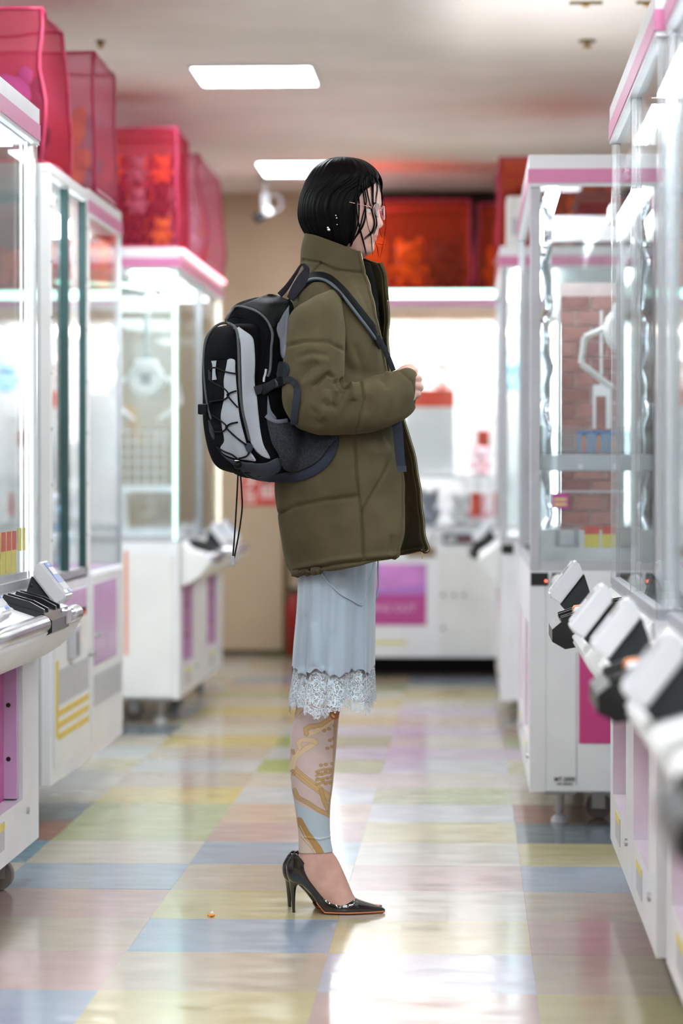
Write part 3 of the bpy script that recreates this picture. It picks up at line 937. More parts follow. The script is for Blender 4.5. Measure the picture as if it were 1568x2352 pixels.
# acrylic basket shelf with picture cards, clear cover box, labels
sh = MB()
sh.box(-.44, -.03, 1.15, 1.83, 1.066, 1.074)
sh.box(-.44, -.03, 1.822, 1.83, 1.018, 1.13); sh.box(-.44, -.03, 1.15, 1.156, 1.018, 1.16)
sh.box(-.036, -.03, 1.15, 1.83, 1.018, 1.15)
shelf_o = sh.build('acrylic_basket_shelf', ACRYL, R2)
MB().box(-.44, -.03, 1.825, 1.833, 1.02, 1.066, bev=.003).build('shelf_lip', mat('frosted_acrylic', rgb(226, 230, 238), rough=.3, var=.04, alpha=.75), shelf_o)
for k_ in range(2):
    MB().lathe([(.008, 0), (.008, .003)], (-.145 - .1 * k_, 1.833, 1.032), 10, 'y').build('lip_bolt', WHITE, shelf_o)
SKY = mat('blue_card_print', rgb(130, 170, 214), rough=.4, var=.12, scale=40)
SKINP = mat('card_figure_print', rgb(220, 150, 126), rough=.5, var=.1)
for i in range(4):
    x = -.16 - i * .043
    c_ = thing('picture_card', 'small blue picture card on the clear shelf, %s from the left' % ['first', 'second', 'third', 'fourth'][i], 'card', (0, 0, 0), group='picture cards in the clear shelf')
    c_.location = (.17 - x, 9.6 - 1.7, 1.0745)
    MB().box(-.019, .019, -.001, .001, 0, .062).build('card_sheet', SKY, c_)
    MB().box(-.0085, .0085, -.0015, -.001, .002, .034).build('figure_print', SKINP, c_)
    MB().lathe([(.0075, -.0016), (.0075, -.001)], (0, 0, .042), 12, 'y').build('face_print', SKINP, c_)
    MB().lathe([(.0085, -.0012), (.0085, -.0009)], (0, 0, .045), 12, 'y').build('hair_print', BLACK, c_)
    MB().box(-.019, .019, -.0014, -.001, .054, .060).build('heading_print', BLUE, c_)
MB().box(-.56, -.03, 1.79, 1.80, .748, .85).build('front_riser', WHITE, R2)
q = MB().box(-.142, -.073, 1.80, 1.83, .80, .86, bev=.004).build('clear_cover_box', ACRYL, R2)
MB().box(-.128, -.087, 1.80, 1.803, .808, .85).build('socket_plate', WHITE, q)
for i in range(3):
    x = -.158 - i * .05
    q = MB().box(x - .042, x, 1.801, 1.803, .80, .862).build('price_label', YEL, R2)
    MB().box(x - .042, x, 1.803, 1.8035, .838, .862).build('label_print', REDP, q)
q = MB().box(-.143, -.09, yb + .012, yb + .014, .90, .95).build('magenta_sticker', MAGENTA, R2)
for i, zz in enumerate((.91, .926)):
    MB().box(-.137, -.096, yb + .014, yb + .0145, zz, zz + .008).build('sticker_print', YEL, q)
MB().box(-.5, -.1, 1.55, 1.553, .956, .962).build('cross_wire', WHITE, R2)
MB().box(-.262, -.206, yb + .3, yb + .306, 1.15, 1.285).build('white_frame_sign', WHITE, R2)
MB().box(-.245, -.215, yb + .307, yb + .308, 1.15, 1.25).build('frame_sign_print', BRK[0], R2)
q = MB().box(-.338, -.322, 1.78, 1.782, .76, 1.02).build('number_strip', WHITE, R2)
for i in range(8):
    MB().box(-.335, -.325, 1.782, 1.7825, .78 + i * .03, .787 + i * .03).build('number_mark', BLACKM, q)
claw(R2, -.30, 1.5, 1.44, 1.0)
# wavy reflective strip inside its corner
wv = MB()
rw = random.Random(9)
pts = []
for i in range(60):
    z = ZD + .02 + i * .0178
    pts.append((-.05 + .006 * math.sin(i * .55) + .004 * math.sin(i * 1.3 + 1), 1.70 + .01 * math.sin(i * .4), z))
vs, fs = [], []
for i, pnt in enumerate(pts):
    vs += [(pnt[0] - .014, pnt[1] + .004, pnt[2]), (pnt[0] + .010, pnt[1] - .004, pnt[2])]
    if i:
        fs.append((2 * i - 2, 2 * i - 1, 2 * i + 1, 2 * i))
ws = new_obj('mirror_film_strip', vs, fs, mat('mirror_film', rgb(206, 212, 220), rough=.06, metal=1.0, var=.02), R2, smooth=True)
sd = ws.modifiers.new('thickness', 'SOLIDIFY'); sd.thickness = .001
MB().box(-.018, -.004, 1.6, 1.62, 1.42, ZG).build('pink_inner_tape', PINK, R2)
MB().box(-.07, -.045, 1.55, 1.57, 1.5, ZG).build('inner_bracket', GREYL, R2)
# white round lid lying on the brick machine's roof
pz = at(1352, 372, 8.3)
t = thing('round_sign', 'white domed round sign standing on the roof of the brick-patterned machine', 'sign', (pz.x, 8.3, ZT))
bm = bmesh.new()
mbd = MB()
prof = [(math.cos(a) * .085, math.sin(a) * .062) for a in [PI * i / 16 for i in range(17)]]
mbd.prism([(x, z) for x, z in prof], -.02, .02)
dsk = mbd.build('dome_plate', WHITE2, t)
MB().prism([(x * .45 + .02, z * .28) for x, z in prof], -.022, -.02).build('green_window', DARKG, t)
# R3: white speaker-like box on its roof and black socket
MB().box(-.052, -.006, 1.85, 1.854, .69, .728).build('black_socket', BLACK, R3)
pz = at(1178, 510, 10.86)
t = thing('white_box', 'plain white box standing on the far right machine under the red bag', 'box', (.145, 10.9, ZT))
MB().box(0, .09, 0, .25, 0, .205, bev=.006).build('carton', WHITE2, t)
MB().box(-.001, .0, .1, .14, .05, .12).build('side_label', GREYL, t)
MB().box(.02, .07, -.001, .0, .05, .12).build('handle_recess', GREYL, t)

MB().box(-.62, -.08, .08, BW - .08, ZG - .012, ZG - .004).build('light_panel', CASEB, B)
# second glowing tube on the nearest left machine
MB().tube([(-.012, 1.79, ZD + .02), (-.012, 1.79, ZG - .005)], .0035, 8).build('led_tube', WHITEL, L1)
for yy in (.05, BW - .05):  # hidden tubes added to light the carton fronts
    MB().tube([(-.045, yy, ZD + .03), (-.045, yy, ZG - .08)], .012, 8).build('added_fill_tube', CASEL, B)
# B: light strip, poster, doors, display bar, bulbs
zb = ZT - .02
MB().tube([(.012, .0, ZT - .022), (.012, BW, ZT - .022)], .018, 10).build('mint_light_strip', GREENL, B)
b0 = .74 + at(862, 1300, 13.4).x - .25
b1 = .74 + at(979, 1300, 13.4).x
q = MB().box(0, .004, b0, b1, 1.013 - 349 / 463, 1.013 - 208 / 463).build('poster', mat('magenta_poster', rgb(190, 74, 146), rough=.3, var=.05), B)
zp = 1.013 - 278 / 463
MB().box(.004, .005, b0, b1, zp, 1.013 - 208 / 463).build('poster_upper_print', mat('orchid_poster_sky', rgb(216, 140, 214), rough=.3, var=.12, scale=5), q)
MB().prism([(b0, zp), (b1, zp), (b1, zp + .05), (b0 + .2, zp + .02)], .005, .0055, axis='x').build('poster_violet_print', mat('violet_poster_band', rgb(186, 124, 206), rough=.3), q)
text_mesh('poster_lettering', 'COMING OUT', .05, .0005, mat('pale_pink_print', rgb(222, 168, 206), rough=.5), q,
          Matrix.Translation((.0055, b1 - .215, zp - .07)) @ Matrix.Rotation(PI / 2, 4, 'Z') @ Matrix.Rotation(PI / 2, 4, 'X'), True)
dy0 = .74 + at(1008, 1300, 13.4).x; dy1 = .74 + at(1130, 1300, 13.4).x
for (z0, z1) in ((.115, .36), (.37, .62)):
    q = MB().box(0, .005, dy0, dy1, z0, z1, bev=.002).build('service_door', WHITE2, B)
    for yy in ((dy0 + .02,) if z0 < .3 else (dy0 + .02, dy0 + .075, dy0 + .125)):
        MB().lathe([(.008, 0), (.008, .008), (.003, .01)], (.005, yy, z0 + (.13 if z0 < .3 else .04)), 10, 'x').build('door_lock', BLACKM, q)
q = MB().box(0, .02, dy0 + .02, dy1 - .04, .665, .715, bev=.003).build('display_bar', DARKG, B)
MB().box(.02, .021, dy0 + .03, dy0 + .085, .67, .70).build('display_window', GREYL, q)
MB().box(.02, .021, dy0 + .09, dy1 - .05, .675, .70).build('display_print', mat('dim_red_print', rgb(128, 84, 92), rough=.5), q)
MB().box(0, .03, .05, dy0 - .03, .685, .735, bev=.004).build('control_ledge', WHITE, B)
MB().box(0, .012, dy0 - .16, dy0 - .02, .60, .65).build('brown_strip', mat('brown_trim', rgb(150, 122, 92), rough=.6), B)
MB().box(0, .002, b0, b1 - .1, .165, .18).build('warning_label', YEL, B)
MB().box(-.03, -.004, .03, BW - .03, 1.77, ZG).build('top_valance', mat('peach_valance', rgb(240, 206, 178), rough=.6), B)
for i in range(15):
    yy = .06 + i * (BW - .12) / 14
    MB().ball((-.05, yy, 1.72 + .006 * math.sin(i * 2.1)), .026, 1).build('warm_bulb', WARML, B, smooth=True)
for (z0, z1) in ((.985, 1.0),):
    MB().box(-.7, -.05, .3, dy1, z0, z1).build('inner_shelf', WHITE, B)
# near-black block added under the back machine, shade put into its colour
MB().box(-.5, -.25, .05, BW - .02, 0, .1).build('shade_block', CHARCOAL, B)
# ================================================================== prizes
def plush_mesh(name, seed):
    mb = MB()
    mb.ball((0, 0, .075), .075, 2, .12, seed, (1.0, .85, 1.0))
    mb.ball((0, -.01, .185), .068, 2, .10, seed + 1, (1.1, .95, .92))
    for s in (-1, 1):
        mb.ball((s * .052, 0, .243), .026, 1, .1, seed + 2, (1, .6, 1.25))
        mb.ball((s * .075, -.035, .1), .028, 1, .1, seed + 3, (.9, .9, 1.4))
        mb.ball((s * .045, -.065, .028), .032, 1, .1, seed + 4, (1, 1.4, .9))
    me = bpy.data.meshes.new(name)
    me.from_pydata(mb.v, [], mb.f); me.update()
    me.polygons.foreach_set('use_smooth', [True] * len(me.polygons))
    me.materials.append(WPLUSH)
    return me


PLUSH = [plush_mesh('plush_toy', s) for s in (1, 5, 9)]
em = MB().ball((0, 0, 0), .007, 1)
EYE_ME = bpy.data.meshes.new('eye'); EYE_ME.from_pydata(em.v, [], em.f); EYE_ME.update(); EYE_ME.materials.append(BLACK)
ORD = ['first', 'second', 'third', 'fourth', 'fifth', 'sixth', 'seventh', 'eighth', 'ninth', 'tenth', 'eleventh', 'twelfth', 'thirteenth', 'fourteenth', 'fifteenth', 'sixteenth', 'seventeenth', 'eighteenth', 'nineteenth']
for t10, tn in (('twent', 'twenty'), ('thirt', 'thirty'), ('fort', 'forty')):
    ORD += [t10 + 'ieth'] + [tn + '-' + o_ for o_ in ORD[:9]]
rp_ = random.Random(11)


def plush(loc, s, m, rz, label, group, tilt=0.0, eyes=True):
    o = bpy.data.objects.new('plush_toy', PLUSH[rp_.randrange(3)])
    COL.objects.link(o)
    o.location = loc; o.scale = (s, s, s); o.rotation_euler = (tilt, 0, rz)
    o.material_slots[0].link = 'OBJECT'; o.material_slots[0].material = m
    tag(o, label, 'plush toy', group)
    if eyes:
        for sx in (-1, 1):
            e_ = bpy.data.objects.new('eye', EYE_ME); COL.objects.link(e_)
            e_.parent = o; e_.location = (sx * .027, -.072, .195)
    return o


def prize_box(loc, dims, m, label, group, band=None, rz=0):
    t = thing('prize_box', label, 'box', loc, rz, group)
    x, y, z = dims
    MB().box(-x / 2, x / 2, -y / 2, y / 2, 0, z, bev=.003).build('carton', m, t)
    if band:
        MB().box(-x / 2 - .001, x / 2 + .001, -y / 2 - .001, y / 2 + .001, z * .8, z + .001).build('lid_band', band, t)
    return t


# ---- back machine: overexposed white prizes
def bx(u, v, dy=.35):
    return at(u, v, 13.4 + dy)
g = 'prizes in the bright back machine'
RLID = mat('red_lid', rgb(226, 84, 60), rough=.5)
for (x, w_, dy, h, band, lab) in [(-.60, .24, .33, .42, None, 'plain white carton behind the coat in the bright back machine'), (-.205, .25, .22, .43, RLID, 'big white carton with a red lid band in the bright back machine'),
                                  (.10, .26, .52, .43, None, 'plain white carton behind the wire rack in the bright back machine')]:
    prize_box((x, 13.4 + dy, 1.0), (w_, .24, h), WHITE, lab, g, band=band)
for (x, dy, z, s, m, w) in [(-.62, .33, 1.42, 1.0, WPLUSH, 'leftmost white plush on a carton, behind the coat'), (-.30, .22, 1.434, .72, WPLUSH, 'white plush on the left of the red lid'), (-.14, .22, 1.434, .72, WPLUSH, 'white plush on the right of the red lid'),
                            (.06, .52, 1.43, .8, WPLUSH, 'white plush on the carton behind the rack'), (.21, .52, 1.43, .7, BPLUSH, 'sky blue plush at the upper right'),
                            (-.40, .34, 1.0, .8, WPLUSH, 'white plush between two cartons')]:
    plush((x, 13.4 + dy, z), s, m, rp_.uniform(-.3, .3), w + ' in the bright back machine', g)
for (x, s, w) in [(-.40, .72, 'left'), (-.21, .7, 'middle'), (-.05, .6, 'right')]:
    plush((x, 13.4 + .3, ZD + .012), s, WPLUSH if w != 'middle' else GPLUSH, rp_.uniform(-.3, .3), 'small plush at the %s under the inner shelf of the bright back machine' % w, g)
for (x, z, s, m, w) in [(.045, .747, .62, PPLUSH, 'pale pink plush low behind the wire rack'), (.16, .747, .6, WPLUSH, 'white plush low behind the wire rack'), (.05, 1.0, .6, PPLUSH, 'pale pink plush on the shelf behind the wire rack')]:
    plush((x, 13.4 + .27, z), s, m, 0, w, g)
rk = thing('wire_rack', 'white wire rack with red cards at the right of the bright back machine', 'rack', (bx(1105, 1200, .15).x, 13.4 + .15, ZD + .012))
for zz in (.02, .2, .36, .52):
    MB().box(-.085, .085, -.004, .004, zz, zz + .012).build('cross_wire', WHITE, rk)
for xx in (-.085, -.02, .05, .085):
    MB().box(xx - .005, xx + .005, -.004, .004, 0, .56).build('upright_wire', WHITE, rk)
RC = mat('red_card', rgb(200, 62, 44), rough=.6, var=.12)
MB().box(-.055, .0, -.012, -.008, .05, .17).build('red_card', RC, rk)
MB().box(-.02, .04, -.012, -.008, .40, .48).build('red_card', RC, rk)
MB().box(.06, .085, -.012, -.008, .05, .17).build('red_card', RC, rk)
# ---- heaps in the left machines
def heap(nx, ny, x0, y0, z, s, mats, group, where):
    k = 0
    for i in range(ny):
        for j in range(nx):
            m = mats[(i * 2 + j * 3 + i * j) % len(mats)]
            plush((x0 - j * .2 * s, y0 + (i + .5) * .205 * s, z), s, m, rp_.uniform(-.15, .15) + PI / 2 * 0, '%s %s, %s from the aisle' % (m.name.replace('_', ' '), where, ORD[k]), group, eyes=False)
            k += 1


ZS = ZD + .013
heap(2, 4, -1.45, 5.75, ZS, 1.05, [WPLUSH, BPLUSH, GPLUSH], 'plush in the nearest left machine', 'on the nearest left deck')
heap(2, 4, -1.45, 5.75, ZS + .285, .95, [BPLUSH, VPLUSH, WPLUSH], 'plush in the nearest left machine', 'stacked in the nearest left machine')
heap(3, 3, -1.42, 7.80, .702, .9, [WPLUSH, BPLUSH, GPLUSH], 'plush in the striped cabinet', 'in the striped prize cabinet')
heap(3, 3, -1.42, 8.62, .702, .9, [WPLUSH, BPLUSH, GPLUSH], 'plush in the pink-banded cabinet', 'in the pink-banded cabinet')
for i in range(3):
    plush((-1.75, 7.9 + i * .2, 1.15), .8, [YPLUSH, OPLUSH, WPLUSH][i], 1.2, '%s plush on the inner shelf of the striped prize cabinet' % ['yellow', 'orange', 'white'][i], 'plush on the cabinet shelf', eyes=False)
MB().box(-.75, -.35, .04, LL - .04, 1.135, 1.145).build('glass_shelf', GLASS, L2)
# ---- white frame box and wire grid in the far left machine
t = thing('prize_stand', 'white open-front box with a wire grid on top inside the far left machine', 'stand', (-1.30, 10.95, ZD + .012))
b_ = MB()
b_.box(-.14, .10, 0, .16, 0, .03); b_.box(-.14, .10, 0, .16, .19, .215); b_.box(-.14, -.11, 0, .16, .03, .19)
b_.build('stand_frame', WHITE, t)
for i in range(6):
    MB().box(-.135 + i * .038, -.131 + i * .038, .01, .014, .215, .44).build('grid_wire', WHITE, t)
for i in range(6):
    MB().box(-.135, .059, .01, .014, .225 + i * .042, .229 + i * .042).build('grid_wire', WHITE, t)


# ================================================================== big net bags of prizes on the roofs
def net_bag(name, label, box, net, bulge=.03, hang=None, seed=0, contents=(), nfill=14, gname='', fillh=.6, sag=0.0):
    x0, x1, y0, y1, z0, z1 = box
    t = thing('prize_bag', label, 'bag', ((x0 + x1) / 2, (y0 + y1) / 2, z0))
    cx, cy = (x0 + x1) / 2, (y0 + y1) / 2
    hx, hy, H_ = (x1 - x0) / 2, (y1 - y0) / 2, z1 - z0
    bm = bmesh.new()
    bmesh.ops.create_cube(bm, size=2.0)
    bmesh.ops.subdivide_edges(bm, edges=bm.edges[:], cuts=11, use_grid_fill=True)
    def warp(c):
        k = (c.z + 1) / 2
        b = bulge * (math.sin(PI * min(1, k * 1.25)) ** 2 if k < .8 else math.sin(PI) ** 2) * 1.0
        low = math.exp(-((k - .28) / .26) ** 2)
        nx = noise.noise(Vector((c.x * 1.3 + seed, c.y * 1.3, c.z * 1.6)))
        ny = noise.noise(Vector((c.x * 1.3, c.y * 1.3 + seed * 2, c.z * 1.6 + 5)))
        ex = (1 - c.y * c.y) * .5 + .5
        ey = (1 - c.x * c.x) * .5 + .5
        x = c.x * (hx + bulge * low * ex) + nx * bulge * .45
        y = c.y * (hy + bulge * low * ey) + ny * bulge * .45
        z = H_ * k
        if k > .7:
            z -= sag * (1 - c.x ** 2 * .6) * (1 - c.y ** 2 * .6) * (k - .7) / .3 + .012 * nx
        if k < .05:
            z = 0.003
        return Vector((x, y, z))
    for v in bm.verts:
        v.co = warp(v.co)
    from_bm('net_cover', bm, net, t, smooth=True)
    N = 10
    for a in (-1, 1):
        for b in (-1, 1):
            MB().tube([warp(Vector((a, b, -1 + 2 * i / N))) for i in range(N + 1)], .007, 6).build('piping', PIPING, t, smooth=True)
            for zc in (-1, 1):
                if a == 1:
                    MB().tube([warp(Vector((-1 + 2 * i / N, b, zc))) + Vector((0, 0, .004)) for i in range(N + 1)], .006, 6).build('piping', PIPING, t, smooth=True)
                if b == 1:
                    MB().tube([warp(Vector((a, -1 + 2 * i / N, zc))) + Vector((0, 0, .004)) for i in range(N + 1)], .006, 6).build('piping', PIPING, t, smooth=True)
    r = random.Random(seed)
    s = fillh
    nx = max(1, int((2 * hx - .02) / (.2 * s))); ny = max(1, int((2 * hy - .02) / (.205 * s)))
    k = 0
    for lay in range(max(1, int((H_ - .04) / (.275 * s)))):
        for i in range(ny):
            for j in range(nx):
                if k >= nfill:
                    break
                m = r.choice(contents)
                plush((x1 - .012 - (j + .5) * (2 * hx - .024) / nx, y0 + .012 + (i + .5) * .205 * s, z0 + .012 + lay * .272 * s), s, m, r.uniform(-.12, .12),
                      '%s inside %s, %s from its near edge' % (m.name.replace('_', ' '), gname, ORD[k]), 'plush inside ' + gname, 0, eyes=False)
                k += 1
    return t


Z2 = 1.902
net_bag('b', 'pink net bag of dark plush on the striped cabinet, at the top left corner', (-1.68, -1.236, 7.72, 8.2, Z2, 2.352), CRIMNET, .045, seed=1,
        contents=(DPLUSH, VPLUSH, GPLUSH, DPLUSH), nfill=9, gname='the top left bag', fillh=1.05, sag=.03)
net_bag('b', 'tall pink net bag with an orange plush on the pink-banded cabinet', (-1.62, -1.2, 8.58, 9.07, 1.912, 2.352), PINKNET, .012, seed=2,
        contents=(OPLUSH, OPLUSH, GPLUSH), nfill=6, gname='the second left bag', fillh=1.0)
net_bag('b', 'red-pink net bag crammed with small dark and yellow toys on the far left machine', (-1.62, -1.19, 10.9, 11.34, ZT + .002, 2.405), sheer_mat('crimson_nylon_net', rgb(206, 62, 84), dens=.4, trans=.35), .014, seed=3,
        contents=(DPLUSH, OPLUSH, DPLUSH, YPLUSH, VPLUSH, DPLUSH, DPLUSH, GPLUSH), nfill=40, gname='the crammed left bag', fillh=0.46)
net_bag('b', 'sagging pink net bag at the far end of the far left machine', (-1.62, -1.165, 11.62, 12.66, ZT + .002, 2.385), PINKNET, .05, seed=4,
        contents=(WPLUSH, PPLUSH, OPLUSH), nfill=8, gname='the sagging far left bag', fillh=1.0, sag=.04)
ORB = [OPLUSH, YPLUSH, OPLUSH, PPLUSH, DPLUSH, OPLUSH]
xb0, xb1 = at(800, 560, 13.5).x, at(1078, 560, 13.5).x
net_bag('b', 'wide red net bag of orange plush on the back machine, behind the face', (xb0, xb1, 13.48, 13.95, ZT + .002, 1.013 + 625 / 461), REDNET, .015, seed=5,
        contents=ORB, nfill=16, gname='the wide red bag', fillh=0.95)
net_bag('b', 'dark red net bag at the right end of the back machine', (at(1100, 560, 13.6).x, .42, 13.5, 13.95, ZT + .002, 1.013 + 615 / 461), REDNET, .03, seed=6,
        contents=(DPLUSH, OPLUSH), nfill=6, gname='the right-end red bag', fillh=0.8)
net_bag('b', 'tall red net bag on the far right machine above the white box', (at(1148, 470, 11.3).x, .62, 11.2, 11.9, ZT + .002, 1.013 + 715 / 551), REDNET, .03, seed=7,
        contents=(OPLUSH, DPLUSH, OPLUSH), nfill=12, gname='the tall red bag on the right', fillh=1.0)
# crumb on the floor: small orange and white litter
c0 = floor_pt(484, 2106)
t = thing('candy_wrapper', 'tiny orange and white scrap of litter on the yellow floor tile', 'litter', c0)
MB().ball((0, 0, .0035), .008, 1, .5, 3, (1.2, .8, .4)).build('orange_scrap', OPLUSH, t)
MB().ball((.002, .008, .006), .006, 1, .5, 4, (1, .8, 1)).build('white_scrap', WHITE, t)
# ================================================================== the woman
PY = 6.21


def P(u, v, dy=0.0):
    return at(u, v, PY + dy)


CAMRT = np.array(CAMR.transposed())


def proj(X):
    """(n,3) world points -> (n,2) pixels"""
    q = (X - np.array([0, 0, EYE])) @ CAMRT.T
    return np.stack([CU + FPX * q[:, 0] / -q[:, 2], CV - FPX * q[:, 1] / -q[:, 2]], 1)


def crom(A, n):
    """Catmull-Rom through rows of A, n samples per span"""
    A = np.asarray(A, float)
    K = len(A)
    out = []
    for i in range(K - 1):
        p0, p1, p2, p3 = A[max(i - 1, 0)], A[i], A[i + 1], A[min(i + 2, K - 1)]
        for t in np.arange(n) / n:
            out.append(.5 * (2 * p1 + (p2 - p0) * t + (2 * p0 - 5 * p1 + 4 * p2 - p3) * t * t + (3 * p1 - p0 - 3 * p2 + p3) * t ** 3))
    out.append(A[-1])
    return np.array(out)


def rings(sec, nl, na, expo=1.0, open_=None, phase=0.0):
    """sec rows: uL vL uR vR ry cy [near-edge u]; returns (rows, na, 3). open_: far-edge angle for open rings"""
    S = crom(sec, nl)
    R = []
    for s in S:
        a, b = P(s[0], s[1], s[5]), P(s[2], s[3], s[5])
        c = np.array((a + b) / 2); ax = np.array((b - a) / 2)
        if open_ is None:
            w = np.arange(na) / na * 2 * PI + phase
        else:
            k = max(-.999, min(.999, (s[6] - (s[0] + s[2]) / 2) / ((s[2] - s[0]) / 2)))
            w = np.linspace(-math.acos(k), -2 * PI + open_, na)
        cw, sw = np.cos(w), np.sin(w)
        cw = np.sign(cw) * np.abs(cw) ** expo; sw = np.sign(sw) * np.abs(sw) ** expo
        R.append(c[None] + cw[:, None] * ax[None] + np.stack([0 * sw, sw * s[4], 0 * sw], 1))
    return np.array(R)


def normals(R, closed):
    if closed:
        du = np.roll(R, -1, 1) - np.roll(R, 1, 1)
    else:
        du = np.gradient(R, axis=1)
    dv = np.gradient(R, axis=0)
    n = np.cross(du, dv)
    n /= np.linalg.norm(n, axis=2, keepdims=True) + 1e-12
    c = R.mean(axis=1, keepdims=True)
    sgn = np.sign(np.sum((R - c) * n))
    return n * sgn


def grid_obj(name, R, material, parent, closed=True, caps=False, smooth=True, col=None):
    nr, na, _ = R.shape
    idx = np.arange(nr * na).reshape(nr, na)
    a = idx[:-1]; b = idx[1:]
    if closed:
        F = np.stack([a, np.roll(a, -1, 1), np.roll(b, -1, 1), b], -1).reshape(-1, 4)
    else:
        F = np.stack([a[:, :-1], a[:, 1:], b[:, 1:], b[:, :-1]], -1).reshape(-1, 4)
    faces = F.tolist()
    if caps and closed:
        faces += [idx[0][::-1].tolist(), idx[-1].tolist()]
    o = new_obj(name, R.reshape(-1, 3).tolist(), faces, material, parent, smooth, local=False)
    if col is not None:
        at_ = o.data.color_attributes.new('Col', 'FLOAT_COLOR', 'POINT')
        c4 = np.ones((nr * na, 4), np.float32); c4[:, :3] = col.reshape(-1, 3)
        at_.data.foreach_set('color', c4.ravel())
    return o


def polydist(UV, pts):
    """distance in pixels from points to polyline; also fraction along"""
    pts = np.asarray(pts, float)
    best = np.full(len(UV), 1e9); frac = np.zeros(len(UV))
    tot = 0; Ls = np.linalg.norm(np.diff(pts, axis=0), axis=1); T = Ls.sum()
    for i in range(len(pts) - 1):
        a, b = pts[i], pts[i + 1]
        ab = b - a
        t = np.clip(((UV - a) @ ab) / (ab @ ab + 1e-9), 0, 1)
        d = np.linalg.norm(UV - (a + t[:, None] * ab), axis=1)
        m = d < best
        best[m] = d[m]; frac[m] = (tot + t[m] * Ls[i]) / T
        tot += Ls[i]
    return best, frac


def vnoise(X, sc, seed=0):
    """cheap smooth noise from a few random sinusoids"""
    r = np.random.RandomState(seed)
    out = np.zeros(len(X))
    for k in range(7):
        d = r.normal(size=3); d /= np.linalg.norm(d)
        out += np.sin(X @ d * sc * r.uniform(.6, 1.7) * 2 * PI + r.uniform(0, 6.28))
    return out / 3.5


def creases(R, closed, lines, nearside=True):
    """lines: (polyline px, amplitude m, sigma px [, taper])"""
    N = normals(R, closed)
    X = R.reshape(-1, 3); Nn = N.reshape(-1, 3)
    UV = proj(X)
    d = np.zeros(len(X))
    face = np.clip(-(Nn[:, 1]) * 3 + .2, 0, 1) if nearside else 1.0
    for ln in lines:
        dist, fr = polydist(UV, ln[0])
        tp = np.sin(np.clip(fr, 0, 1) * PI) ** .6 if len(ln) > 3 and ln[3] else 1.0
        d += ln[1] * np.exp(-(dist / ln[2]) ** 2) * face * tp
    return (X + Nn * d[:, None]).reshape(R.shape)


def puff(R, closed, amp, sc, seed):
    N = normals(R, closed)
    X = R.reshape(-1, 3)
    return (X + N.reshape(-1, 3) * (amp * vnoise(X, sc, seed))[:, None]).reshape(R.shape)


# ---------------------------------------------------------------- materials
def skin_material():
    m = bpy.data.materials.new('skin')
    m.use_nodes = True
    nt = m.node_tree
    b = nt.nodes['Principled BSDF']
    geo = nt.nodes.new('ShaderNodeNewGeometry')
    nz = nt.nodes.new('ShaderNodeTexNoise'); nz.inputs['Scale'].default_value = 35
    nt.links.new(geo.outputs['Position'], nz.inputs['Vector'])
    rp = nt.nodes.new('ShaderNodeValToRGB')
    rp.color_ramp.elements[0].position = .35; rp.color_ramp.elements[0].color = rgb(196, 152, 136)
    rp.color_ramp.elements[1].position = .7; rp.color_ramp.elements[1].color = rgb(208, 167, 151)
    nt.links.new(nz.outputs['Fac'], rp.inputs['Fac'])
    lp = P(867, 547, 0.03 - .02)
    ds = nt.nodes.new('ShaderNodeVectorMath'); ds.operation = 'SUBTRACT'
    nt.links.new(geo.outputs['Position'], ds.inputs[0]); ds.inputs[1].default_value = lp
    sc = nt.nodes.new('ShaderNodeVectorMath'); sc.operation = 'MULTIPLY'
    sc.inputs[1].default_value = (60, 42, 125)
    nt.links.new(ds.outputs[0], sc.inputs[0])
    ln = nt.nodes.new('ShaderNodeVectorMath'); ln.operation = 'LENGTH'
    nt.links.new(sc.outputs[0], ln.inputs[0])
    mr = nt.nodes.new('ShaderNodeMapRange')
    mr.inputs['From Min'].default_value = .7; mr.inputs['From Max'].default_value = 1.15
    mr.inputs['To Min'].default_value = .75; mr.inputs['To Max'].default_value = 0
    nt.links.new(ln.outputs['Value'], mr.inputs['Value'])
    mx = nt.nodes.new('ShaderNodeMix'); mx.data_type = 'RGBA'
    nt.links.new(mr.outputs[0], mx.inputs['Factor'])
    nt.links.new(rp.outputs['Color'], mx.inputs['A']); mx.inputs['B'].default_value = rgb(186, 104, 100)
    nt.links.new(mx.outputs['Result'], b.inputs['Base Color'])
    b.inputs['Roughness'].default_value = .45
    b.inputs['Subsurface Weight'].default_value = .12
    b.inputs['Subsurface Radius'].default_value = (.012, .005, .003)
    b.inputs['Subsurface Scale'].default_value = .4
    return m


SKIN = skin_material()
HAIRM = mat('wet_black_hair', rgb(9, 7, 7), rough=.42, var=.3, scale=60, stretch=(3, 3, .3), spec=.06)
HAIRM.node_tree.nodes['Principled BSDF'].inputs['Anisotropic'].default_value = .6
COATM = mat('olive_moleskin', rgb(77, 68, 47), rough=.9, var=.10, scale=14, spec=.2, sheen=.12, bump=.25, bscale=700)
COATM.node_tree.nodes['Principled BSDF'].inputs['Sheen Tint'].default_value = rgb(180, 165, 120)
LINING = mat('dark_olive_facing', rgb(70, 62, 38), rough=.9, spec=.2, var=.1, scale=14, bump=.2, bscale=700)
SATIN = mat('pale_blue_satin', rgb(156, 170, 180), rough=.5, var=.03, scale=10, sheen=.3)
PATENT = mat('black_patent_leather', rgb(8, 8, 10), rough=.08, var=.2, coat=1.0, spec=.6)
SOLEM = mat('tan_leather_sole', rgb(196, 120, 86), rough=.5, var=.08)
BODYC = .03      # torso centre, behind the near leg
HYAW = math.radians(11)

